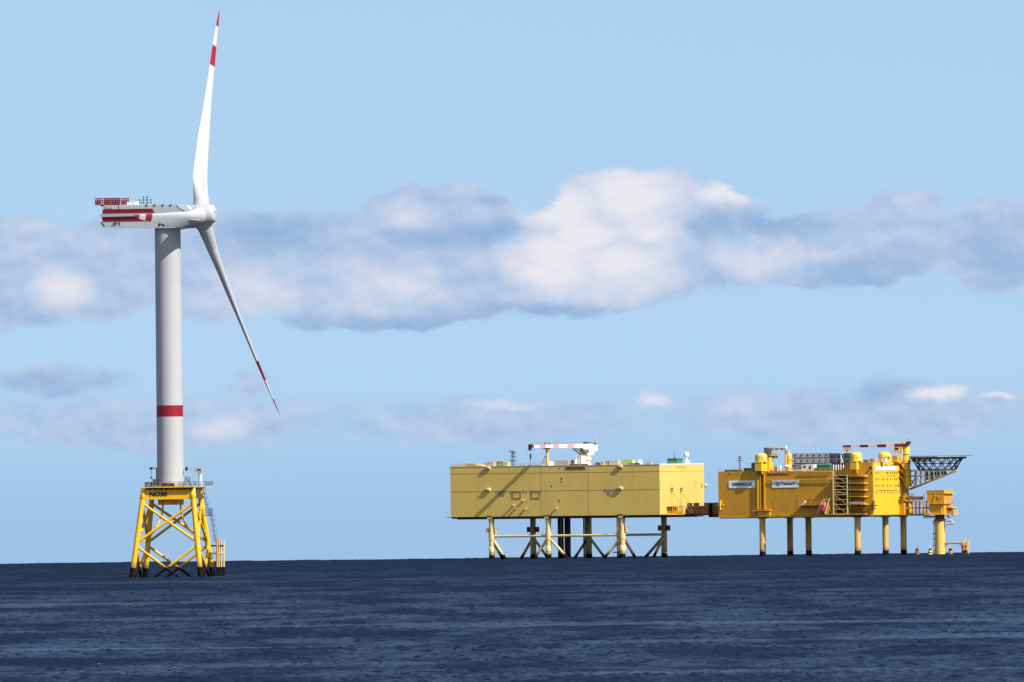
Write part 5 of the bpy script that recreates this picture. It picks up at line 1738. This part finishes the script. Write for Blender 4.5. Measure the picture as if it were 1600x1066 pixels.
    # radiators
    def radiator_bank(name, x0, x1, y0, y1, Y, dep, nx, ny, label, mat, fan, skip=()):
        p, q_ = P(x0, y1, Y), P(x1, y0, Y)
        o = thing(name, F, ((p.x + q_.x) / 2, Y + dep / 2, Z1), label, 'radiator bank', None)
        H = q_.z - Z1
        zlow = p.z
        w = (q_.x - p.x) / nx; hh = (q_.z - zlow) / ny
        for j in range(ny):
            for i in range(nx):
                if (i, j) in skip:
                    continue
                xx, zz = p.x + i * w, zlow + j * hh
                c = MB(mat).box((xx + .06, Y, zz + hh * .22), (xx + w - .06, Y + dep, zz + hh - .06)).build('cooler', o, F)
                mb = MB(fan)
                mb.lathe((xx + w * .5, Y + .02, zz + hh * .64), (0, -1, 0), [(0, hh * .17), (.15, hh * .17)], 14)
                mb.use(bluesteel).box((xx + w * .25, Y + .3, zz + .02), (xx + w * .95, Y + dep - .3, zz + hh * .22))
                mb.build('fan', c, F)
        mb = MB(GALV)
        for i in range(nx + 1):
            xx = p.x + i * w
            for yy in (Y - .05, Y + dep - .1):
                mb.box((xx - .05, yy, Z1), (xx + .05, yy + .15, q_.z))
            mb.box((xx - .04, Y - .05, q_.z - .05), (xx + .04, Y + dep, q_.z + .06))
        mb.box((p.x, Y - .04, q_.z - .04), (q_.x, Y + .08, q_.z + .08))
        mb.build('frame', o, F)
        return o
    radiator_bank('radiator_bank', 1238.5, 1296.5, 708.2, 725.4, 12, 6, 6, 2, 'light grey bank of fan radiators in two rows on the right platform roof', paint('radiator_grey', (0.34, 0.35, 0.37), 0.5, .12, .6), INK)
    radiator_bank('radiator_bank', 1296.8, 1330.0, 708.0, 724.8, 12, 6, 3, 2, 'dark blue grey bank of radiators right of the light grey bank', SLATE, SLATE)
    radiator_bank('radiator_bank', 1238.5, 1252.5, 725.6, 734, 12.5, 5, 2, 1, 'small single row of grey fan radiators under the light grey bank', paint('radiator_grey', (0.34, 0.35, 0.37)), INK)
    for px, lb in ((1314.9, 'tall white vent post in front of the dark blue grey radiators'),):
        q = P(px, 707.5, 10)
        o = thing('vent_post', F, (q.x, 10, Z1), lb, 'vent post')
        MB(WHITE).tube((q.x, 10, Z1), (q.x, 10, q.z), .28, .28, 10).build('pipe', o, F)
        MB(WHITE).box((q.x - .7, 9.6, q.z - .4), (q.x + .9, 10.4, q.z)).build('cowl', o, F)
        MB(WHITE).tube((q.x + .2, 9.9, q.z - 2.5), (q.x + .9, 9.9, q.z - 4.2), .18, .18, 8).build('branch_pipe', o, F)
    # containers and small gear on the roof
    o = item(F, 'container', 1253.0, 1271.6, 726.2, 4.0, 3.0, Z1, 'white site cabin with a window and a dark door below the radiators', 'cabin', WHITE)
    opening(F, o, 'window', 1255.5, 1259.8, 728.3, 731.0, 3.98, DARK); opening(F, o, 'door', 1264.8, 1267.4, 728.3, 733.6, 3.98, DARK)
    item(F, 'container', 1276.4, 1296.2, 725.8, 4.0, 3.0, Z1, 'long dark green container below the radiators, right of the white site cabin', 'container', GREEN)
    q0, q1 = P(1300, 726, 4), P(1320, 726, 4)
    o = thing('bottle_rack', F, ((q0.x + q1.x) / 2, 4.5, Z1), 'rack of white upright gas bottles under the dark radiators', 'bottle rack')
    MB(DARK).box((q0.x, 4.6, Z1), (q1.x, 5.4, q0.z + .4)).build('rack', o, F)
    for i in range(5):
        x = q0.x + .7 + (q1.x - q0.x - 1.4) * i / 4
        MB(WHITE).lathe((x, 4.3, 0), UP, [(Z1 + .1, .27), (q0.z - .5, .27), (q0.z - .1, .12), (q0.z + .1, .12)], 10).build('bottle', o, F)
    q = P(1231, 729, 3.5)
    o = thing('tank', F, (q.x, 3.5, Z1), 'white rounded tank left of the radiators, below the yellow boom rest', 'tank')
    MB(WHITE).lathe((q.x, 3.5, q.z), (1, 0, 0), [(-1.5, .3), (-1.3, .7), (1.1, .7), (1.3, .3)], 18).build('shell', o, F)
    MB(CREAM).box((q.x - 1, 3.1, Z1), (q.x - .6, 3.9, q.z - .5)).box((q.x + .5, 3.1, Z1), (q.x + .9, 3.9, q.z - .5)).build('saddle', o, F)
    item(F, 'cabinet', 1214.8, 1219.2, 727.0, 3.5, 1.5, Z1, 'narrow white cabinet right of the tall yellow machinery box', 'cabinet', WHITE)
    item(F, 'cabinet', 1209.6, 1214.2, 728.0, 4.5, 1.5, Z1, 'pale grey cabinet touching the tall yellow machinery box', 'cabinet', GREY)
    item(F, 'skid_unit', 1162.8, 1174.5, 731.2, 1.2, 2.0, Z1, 'small lime and dark skid unit right of the red antenna mast', 'skid unit', DARK, trim=LIME)
    item(F, 'skid_unit', 1133.0, 1154.0, 734.3, 1.2, 4.0, Z1, 'flat dark cover plate on the roof left of the red antenna mast', 'roof cover', DARK, h=.75)
    m0 = P(1157.2, 733, 5)
    o = thing('antenna_mast', F, (m0.x, 5, Z1), 'thin dark red antenna mast with round crossbars at the left end of the right platform', 'antenna mast')
    ztm = P(1157, 712.8, 5).z
    mb = MB(MAROON)
    for sx, sy in ((-.3, -.3), (.3, -.3), (0, .35)):
        mb.tube((m0.x + sx, 5 + sy, Z1), (m0.x + sx * .6, 5 + sy * .6, ztm), .12, .1, 5)
    for k in range(9):
        z = Z1 + (ztm - Z1) * k / 9
        mb.tube((m0.x - .3, 4.7, z), (m0.x + .3, 4.7, z + .6), .07, .07, 4); mb.tube((m0.x, 5.35, z), (m0.x + .3, 4.7, z + .6), .07, .07, 4)
    mb.build('lattice', o, F)
    for y, w in ((714.0, .75), (716.6, .75), (720.0, 1.45)):
        z = P(1157, y, 5).z
        MB(MAROON).lathe((m0.x, 5, 0), UP, [(z - .1, w), (z + .15, w)], 14).build('crossbar_ring', o, F)
    o = item(F, 'lifebuoy_rack', 1357.8, 1367.2, 716.4, 3.0, 1.2, Z2, 'red and white rack left of the white cabinet on the high block', 'rack', RED, trim=WHITE)
    item(F, 'cabinet', 1378.0, 1383.6, 715.4, 1.0 + 6, 2.0, Z2, 'white upright cabinet in front of the rear domed drum', 'cabinet', WHITE)
    item(F, 'skid_unit', 1394.8, 1402.5, 712.2, 20.0, 5, Z2, 'orange skid unit with a red top beside the crane column', 'skid unit', ORANGE, trim=YEL2)
    item(F, 'skid_unit', 1349.5, 1357.0, 718.6, 10.0, 3, Z2, 'low dark grey skid unit right of the second domed drum', 'skid unit', STEEL)

    # free-fall lifeboat on its ramp
    Yb = -2.6
    lt, lb_ = P(1294.5, 781.5, Yb), P(1286.0, 802.5, Yb)
    dv = thing('lifeboat_davit', F, (P(1288, 803, Yb).x, Yb, zbm), 'yellow sloping frame that holds the red lifeboat beside the stair tower', 'davit')
    for nm, pts in (('side_frame', ((1286.5, 781.8), (1284, 784.5), (1277.2, 802.8))), ('side_frame', ((1295.6, 780.2), (1292.8, 790), (1289.2, 802.6)))):
        mb = MB(CREAM)
        Yp = Yb - .6 if pts[0][0] < 1290 else Yb - .9
        ps = [P(x, y, Yp) for x, y in pts]
        for a_, c_ in zip(ps[:-1], ps[1:]):
            mb.tube(a_, c_, .27, .27, 8)
        mb.tube(ps[-1], V((ps[-1].x, 0, ps[-1].z)), .2, .2, 6); mb.tube(ps[0], V((ps[0].x, 0, ps[0].z)), .2, .2, 6)
        mb.build(nm, dv, F)
    a_, c_ = P(1287, 780.8, Yb - .6), P(1295.5, 780.8, Yb - .6)
    MB(YEL2).tube(a_, c_, .18, .18, 8).tube(a_ - UP * 1, c_ - UP * 1, .12, .12, 8).build('crossbeam', dv, F)
    pl = [(1292.0, 792), (1294.8, 786.5), (1296, 790), (1299.2, 788.2), (1294.5, 802.6), (1289.8, 802.6), (1288.4, 799)]
    mb = MB(YEL2).prism([P(x, y, Yb - .3) for x, y in pl], (0, .5, 0))
    mb.tube(P(1297, 793, Yb), P(1299.8, 802.5, Yb), .14, .14, 6)
    mb.build('gusset_plate', dv, F)
    axb = (P(1291.3, 784.5, Yb), P(1283.6, 801.6, Yb))
    d = (axb[1] - axb[0]); Lb = d.length
    base = axb[1]
    lf = thing('lifeboat', F, base, 'pale red lifeboat hanging steeply in its yellow frame on the right platform', 'lifeboat')
    mb = MB(SALMON).lathe(axb[0], d, [(0, .3), (.25, .9), (.8, 1.3), (Lb * .35, 1.55), (Lb * .6, 1.6), (Lb * .82, 1.4), (Lb * .95, .9), (Lb, .2)], 20)
    mb.build('hull', lf, F)
    dn = d.normalized(); sd2 = V((dn.z, 0, -dn.x))
    cpt = axb[0] + d * .33
    mb = MB(SALMON).lathe(cpt + V((0, -.9, 0)), d, [(-.9, .2), (-.5, .75), (.5, .75), (.9, .2)], 14)
    mb.use(DARK).box(cpt + V((-.45, -1.72, -.25)), cpt + V((.45, -1.6, .2)))
    mb.build('cockpit', lf, F)
    MB(MAROON).lathe(axb[0] + d * .50, d, [(0, 1.62), (.14, 1.62)], 20).build('rubbing_band', lf, F)

    # side cabin and gangway to the access tower
    ya, yb = S(1406.5, 795, .3).y, WD
    q = S(1407, 783.0, 2.4)
    mb = MB(ORANGE).box((.26, ya, Z0), (2.4, yb - 1, q.z)); mb.use(YEL2).box((2.402, ya + .6, Z0 + .6), (2.55, yb - 2.5, q.z - 1.4)); mb.use(YEL2).box((.26, ya - .4, q.z + .002), (3.4, yb - .6, q.z + .3))
    mb.build('side_porch', b, F)
    for k, y in enumerate((780.0, 775.5)):
        zz = S(1410, y, 1.2).z
        mb = MB(YEL2).box((.003, ya - 1 + k, zz - .15), (2.6, yb, zz + .1)); mb.rail([(2.5, ya - 1 + k, zz + .1), (2.5, yb, zz + .1)], .9, 1.3, .07); mb.build('porch_ledge', b, F)
    return b


def make_access_tower():
    F = FA
    P, S = F.P, F.S
    C = V((17.0, 0, 0)); C.y = S(1469.8, 830, 17.0).y
    o = thing('access_tower', F, (C.x, C.y, 0), 'yellow access tower with an orange cabin on one thick column at the far right', 'access tower')
    zc0, zc1 = P(1470, 803.5, C.y).z, P(1470, 812.0, C.y).z
    colp = paint('column_ochre_paint', (0.66, 0.43, 0.10), 0.45, 0.08, 0.3, 0.15)
    mb = MB(colp).lathe((C.x, C.y, 0), UP, [(-9, 2.1), (zc1 - .6, 2.1)], 36)
    mb.lathe((C.x, C.y, 0), UP, [(P(1470, 862, C.y).z, 2.16), (P(1470, 859.5, C.y).z, 2.16)], 36)
    mb.use(RUST).lathe((C.x, C.y, 0), UP, [(zc1 - .6, 2.1), (zc1 - .5, 2.45), (zc1 + .1, 2.45), (zc1 + .2, 2.0), (zc0, 1.95)], 36)
    mb.build('column', o, F)
    # cabin
    zr, zrs, zm, zf = P(1470, 766.2, C.y).z, P(1470, 771.4, C.y).z, P(1470, 786.6, C.y).z, P(1470, 803.2, C.y).z
    hx, hy = 3.95, 4.2
    mb = MB(ORANGE).box((C.x - hx, C.y - hy, zm), (C.x + hx, C.y + hy, zrs))
    mb.use(YEL2).box((C.x - hx - .4, C.y - hy - .4, zm - .25), (C.x + hx + .4, C.y + hy + .4, zm - .002))
    cab = mb.build('cabin', o, F)
    mb = MB(ORANGE).box((C.x - hx - .1, C.y - hy - .1, zrs + .002), (C.x + hx + .1, C.y + hy + .1, zr - .1))
    mb.use(YEL2).box((C.x - hx - 1.2, C.y - hy - .3, zrs - .05), (C.x - hx - .102, C.y + hy, zrs + .15)); mb.box((C.x + hx + .102, C.y - hy, zrs - .05), (C.x + hx + 1.0, C.y + hy + 1.0, zrs + .2))
    mb.use(CREAM).box((C.x - hx - .2, C.y - hy - .2, zr - .098), (C.x + hx + .2, C.y + hy + .2, zr + .05))
    mb.build('roof', cab, F)
    mb = MB(YEL2).tube(P(1459.5, 787, C.y - hy - .2), P(1462.3, 772.5, C.y - hy - .2), .2, .2, 8)
    mb.use(YEL).tube(P(1462.3, 773, C.y - hy - .2), P(1470, 778, C.y - hy - .2), .1, .1, 6)
    mb.build('stay', cab, F)
    mb = MB(CREAM).tube(P(1445.0, 767, C.y - hy), P(1441.3, 803, C.y - hy + .5), .18, .18, 6)
    mb.tube(P(1441.3, 790, C.y - hy), P(1441.3, 803, C.y - hy), .16, .16, 6)
    mb.build('corner_post', cab, F)
    mb = MB(ORANGE).box((C.x - hx + .6, C.y - hy + .5, zf), (C.x + hx - .4, C.y + hy - .5, zm - .252))
    mb.use(CREAM).box((C.x - hx + .9, C.y - hy + .3, zf), (C.x - hx + 1.3, C.y - hy + .498, zm - .3)); mb.box((C.x + 2.4, C.y - hy + .3, zf), (C.x + 2.75, C.y - hy + .498, zf + 2.6))
    mb.build('lower_room', o, F)
    MB(YEL2).box((C.x - hx - 1.2, C.y - hy - .3, zf - .35), (C.x + hx + .6, C.y + hy + .6, zf - .002)).build('floor_deck', o, F)
    # right-hand balcony
    a, c = P(1482, 803, C.y + 2), P(1495.6, 791.5, C.y + 2)
    mb = MB(YEL2).box((a.x, C.y - 1, zf - .3), (c.x, C.y + 4, zf))
    mb.use(ORANGE).box((a.x + .4, C.y + .5, zf + .002), (c.x - .8, C.y + 3.5, zf + 2.3)); mb.use(RUST).box((a.x + .002, C.y - .9, zf + .002), (a.x + 1.9, C.y + .4, zf + 2.2))
    mb.use(YEL2).box((a.x, C.y - 1.1, zf + 2.4), (c.x - .3, C.y + 4, zf + 2.65))
    mb.build('balcony', o, F)
    mb = MB(GALV).rail([(a.x - 1, C.y - 1.5, zm), (c.x - .2, C.y - 1.5, zm), (c.x - .2, C.y + 4, zm)], 2.0, 1.0, .06, (.6, 1.2, 2.0))
    mb.use(CREAM).rail([(a.x, C.y - .9, zf), (c.x, C.y - .9, zf), (c.x, C.y + 4, zf)], 1.2, 1.2, .07)
    mb.tube((c.x - .3, C.y, zf + 2.6), (a.x + .6, C.y - 1, zm + 1), .15, .15, 6); mb.tube((a.x + .5, C.y, zf + 2.7), (c.x - .5, C.y - 1, zm + .3), .13, .13, 6)
    mb.build('railing', o, F)
    # gangway to the platform
    xg0, xg1 = 2.7, C.x - hx - .5
    zu = P(1430, 783.6, C.y).z; zl = P(1430, 803.2, C.y).z
    yg0, yg1 = C.y - 3.2, C.y - .2
    mb = MB(RUST)
    mb.box((xg0, yg0, zl - .8), (xg1, yg1, zl)); mb.use(ORANGE).box((xg0, yg0, zl + 2.1), (xg1, yg1, zl + 2.9)); mb.use(YEL2).box((xg0 - 1, yg0 - .1, zu), (xg1, yg1, zu + .3))
    mb.use(RUST).box((xg0 - .5, yg0 + .3, P(1430, 777.5, C.y).z - 1.0), (xg1 - 2.4, yg1, P(1430, 776, C.y).z))
    for i in range(7):
        x = xg0 + (xg1 - xg0) * i / 6
        for y in (yg0 + .1, yg1 - .1):
            mb.use(ORANGE).box((x - .13, y - .1, zl), (x + .13, y + .1, zu))
        if i < 6:
            x2 = xg0 + (xg1 - xg0) * (i + 1) / 6
            mb.use(STEEL).tube((x, yg0 + .1, zl), (x2, yg0 + .1, zl + 2.1), .1, .1, 5); mb.tube((x, yg0 + .1, zu), (x2, yg0 + .1, zl + 2.9), .1, .1, 5)
    mb.build('gangway', o, F)
    mb = MB(GALV)
    a, c = P(1444, 806.5, C.y - 3), P(1460, 811, C.y - 3)
    mb.box((a.x, C.y - 3.5, c.z + .2), (c.x, C.y - 1.5, c.z + .45)); mb.use(STEEL).box((a.x, C.y - 3.3, a.z - .6), (c.x, C.y - 1.7, a.z))
    for i in range(5):
        x = a.x + (c.x - a.x) * i / 4
        mb.use(GALV).tube((x, C.y - 3.4, c.z + .3), (x + .6, C.y - 3.4, a.z + .4), .12, .12, 5)
    mb.build('inspection_walkway', o, F)
    # right hanging stair
    p0, p1, p2 = P(1480, 804, C.y), P(1487.0, 813, C.y), P(1491.5, 818.5, C.y)
    mb = MB(GALV)
    for dy in (-.5, .5):
        V_ = V((0, dy, 0))
        mb.tube(p0 + V_, p1 + V_, .25, .25, 6); mb.tube(p1 + V_, p2 + V_, .2, .2, 6); mb.tube(P(1478, 820.5, C.y) + V_, p2 + V_, .22, .2, 6); mb.tube(P(1478, 815, C.y) + V_, P(1487.5, 815, C.y) + V_, .2, .2, 6)
        mb.tube(p1 + V_ + V((.8, 0, 0)), p0 + V_ + V((2.6, 0, .2)), .12, .12, 5)
    for i in range(6):
        c = p0.lerp(p1, (i + .5) / 6)
        mb.box((c.x - .3, C.y - .5, c.z - .05), (c.x + .3, C.y + .5, c.z + .05))
    mb.build('hanging_stair', o, F)
    # ladder on the left of the column
    xl = P(1460.8, 830, C.y - .4).x
    mb = MB(CREAM)
    for dx in (-.28, .28):
        mb.tube((xl + dx, C.y - .4, -3), (xl + dx, C.y - .4, zc1), .12, .12, 5)
    for i in range(26):
        z = -1 + i * .6
        mb.tube((xl - .28, C.y - .4, z), (xl + .28, C.y - .4, z), .06, .06, 4)
    for y in (815.5, 818.5, 834, 843, 852, 861):
        z = P(1461, y, C.y).z
        mb.use(DARK).box((xl - .6, C.y - .8, z - .15), (xl + .8, C.y, z + .15))
    mb.build('ladder', o, F)
    # boat landing on the right
    zb = P(1490, 849.2, C.y).z
    xa, xb = P(1478, 849, C.y).x, P(1503.5, 849, C.y).x
    mb = MB(YEL).tube((C.x + 1.6, C.y, zb), (xb + .5, C.y, zb), .32, .32, 10); mb.tube((C.x + 1.9, C.y, zb - 1.4), (C.x + 3.4, C.y, zb), .25, .25, 8); mb.tube((xb - 1.2, C.y, zb), (xb, C.y, zb - 1.2), .22, .22, 8)
    zz = P(1505, 849.5, C.y).z
    for px, yt, r, m in ((1503.2, 850.5, .42, RUST), (1507.0, 841.2, .26, CREAM), (1509.2, 847, .4, YEL), (1511.8, 841.2, .24, CREAM)):
        q = P(px, yt, C.y)
        mb.use(m).tube((q.x, C.y - .3 + (px % 2), -2), (q.x, C.y - .3 + (px % 2), q.z), r, r, 10)
    q = P(1505, 858, C.y)
    mb.use(ORANGE).box((xb, C.y - .6, q.z - .5), (xb + 2.6, C.y + .6, q.z)); mb.box((xb, C.y - .6, q.z + 1.3), (xb + 2.6, C.y + .6, q.z + 1.7)); mb.use(RUST).box((xb + .1, C.y + .2, -2), (xb + 2.4, C.y + .6, q.z - .6))
    mb.build('boat_landing', o, F)
    # buoys around it
    for px, body, tops, pole, lb in ((1434.0, RUST, DARK, STEEL, 'brown buoy with dark cone top and dark pole, left of the access tower'),
                                     (1454.2, CREAM, DARK, WHITE, 'cream buoy with dark cone top and white pole close to the tower ladder'),
                                     (1485.8, paint('buoy_brown_paint', (0.30, 0.14, 0.05), 0.6), BLACK, CREAM, 'squat dark brown buoy under the boat landing beam')):
        Y = C.y - 6
        q = P(px, 866, Y)
        bo = thing('buoy', F, (q.x, Y, 0), lb, 'buoy', 'buoys floating round the access tower')
        zt = P(px, 860.0, Y).z; zc = P(px, 856.8, Y).z; zp = P(px, 848.5, Y).z
        r = .95 if px < 1480 else 1.0
        MB(body).lathe((q.x, Y, 0), UP, [(-1.5, r), (zt - .8, r), (zt - .6, r * .95), (zt, r * .75)], 18).build('float', bo, F)
        mb = MB(tops).lathe((q.x, Y, 0), UP, [(zt, r * .9), (zt + .5, r * .6), (zc, .2)], 14)
        if px == 1454.2:
            mb.lathe((q.x, Y, 0), UP, [(zt - 1.1, r * 1.02), (zt - .7, r * 1.02)], 18)
        mb.build('cone', bo, F)
        MB(pole).tube((q.x, Y, zc - .1), (q.x, Y, zp), .12, .09, 6).build('pole', bo, F)
    return o


def make_link_bridge():
    """bridge from the side wall of the left platform to the end of the right one"""
    F = FB
    P, S = F.P, F.S
    Y0, Y1 = 17.5, 22.0
    xe = FB.local(FA.world((P(0, 0).x * 0 + FA.P(1123.3, 770).x, 0, 0))).x - .1
    z0 = P(1095, 803.6, Y0).z; z1 = P(1095, 791.2, Y0).z
    o = thing('link_bridge', F, (xe / 2, (Y0 + Y1) / 2, z0), 'brown covered bridge with dark cable bundles joining the two yellow platforms', 'bridge')
    xs = 3.4
    mb = MB(RUST).box((xs, Y0, z0), (xe, Y1, z1))  # brown girder colour holds the shade of its front side
    for i in range(9):
        x = xs + .3 + (xe - xs - .6) * i / 8
        mb.box((x - .1, Y0 - .12, z0 + .1), (x + .1, Y0 - .003, z1))
    mb.use(CREAM).box((xs - .2, Y0 - .15, z1 + .002), (xe, Y0 + .1, z1 + .18))
    mb.use(DARK).box((xs, Y0 + .2, z0 - .5), (xe, Y1 - .2, z0 - .002))
    mb.build('girder', o, F)
    mb = MB(DARK)
    for px0, px1, n in ((1074.5, 1081.5, 3), (1084.5, 1092.5, 4), (1101, 1122, 5)):
        for k in range(n):
            a_, c_ = P(px0, 789, Y0 + .6 + k * .7), P(px1, 789, Y0 + .6 + k * .7)
            zz = z1 + .5 + (k % 2) * .55
            mb.tube((a_.x, Y0 + .6 + k * .7, zz), (c_.x, Y0 + .6 + k * .7, zz), .42, .42, 8)
    mb.build('cable_bundle', o, F)
    mb = MB(CREAM)
    mb.tube(P(1068.5, 789.5, Y0 - .6), P(1081.0, 802.3, Y0 - .6), .26, .26, 8); mb.tube(P(1079.5, 793.5, Y0 - .5), P(1083.8, 801.5, Y0 - .5), .18, .18, 8)
    mb.build('slanting_prop', o, F)
    a, c = P(1108.0, 808, Y0 - .9), P(1111.8, 786.5, Y0 - .9)
    MB(BLACK).box((a.x, Y0 - .9, a.z), (c.x, Y0 - .3, c.z)).build('cable_post', o, F)
    a, c = P(1107.5, 808.5, Y0), P(1123, 804.2, Y0)
    MB(DARK).box((a.x, Y0, a.z), (min(c.x, xe), Y1 - .5, z0 - .51)).build('hanging_duct', o, F)
    a, c = P(1067, 809.0, Y0 + 1), P(1097.5, 806.2, Y0 + 1)
    mb = MB(STEEL).box((a.x, Y0 + 1, a.z + .3), (c.x, Y0 + 3.4, a.z + .45))
    mb.rail([(a.x, Y0 + 1, a.z + .4), (c.x, Y0 + 1, a.z + .4)], c.z - a.z, .7, .07)
    mb.build('inspection_walkway', o, F)
    mb = MB(CREAM).rail([(xs, Y0 + .1, z1 + .1), (xe - .5, Y0 + .1, z1 + .1)], 1.1, 1.5, .05)
    mb.build('railing', o, F)


alpha = make_alpha()
make_access_tower()
make_link_bridge()


def make_gull():
    F = Frame(unroll(152.5, 1037)[0], 3170.0, 0)
    b = V((0, 0, .02))
    o = thing('gull', F, b, 'tiny white gull floating on the dark sea at the lower left', 'gull')
    o.scale = (.62, .62, .62)
    mb = MB(FEATHER)
    mb.lathe((0, 0, .10), (1, 0, .12), [(-.30, .012), (-.2, .05), (-.05, .105), (.08, .11), (.18, .08), (.22, .05), (.25, .055)], 14)
    mb.lathe((.25, 0, .17), (.35, 0, 1), [(-.02, .05), (.06, .042), (.10, .055), (.15, .055), (.19, .02)], 12)
    mb.build('body', o, F)
    MB(ORANGE).tube((.34, 0, .29), (.42, 0, .27), .018, .004, 6).build('beak', o, F)
    MB(GREY).prism([(.1, -.105, .17), (-.1, -.11, .2), (-.33, -.03, .15), (-.1, -.115, .1)], (0, .03, 0)).build('wing', o, F)


make_gull()
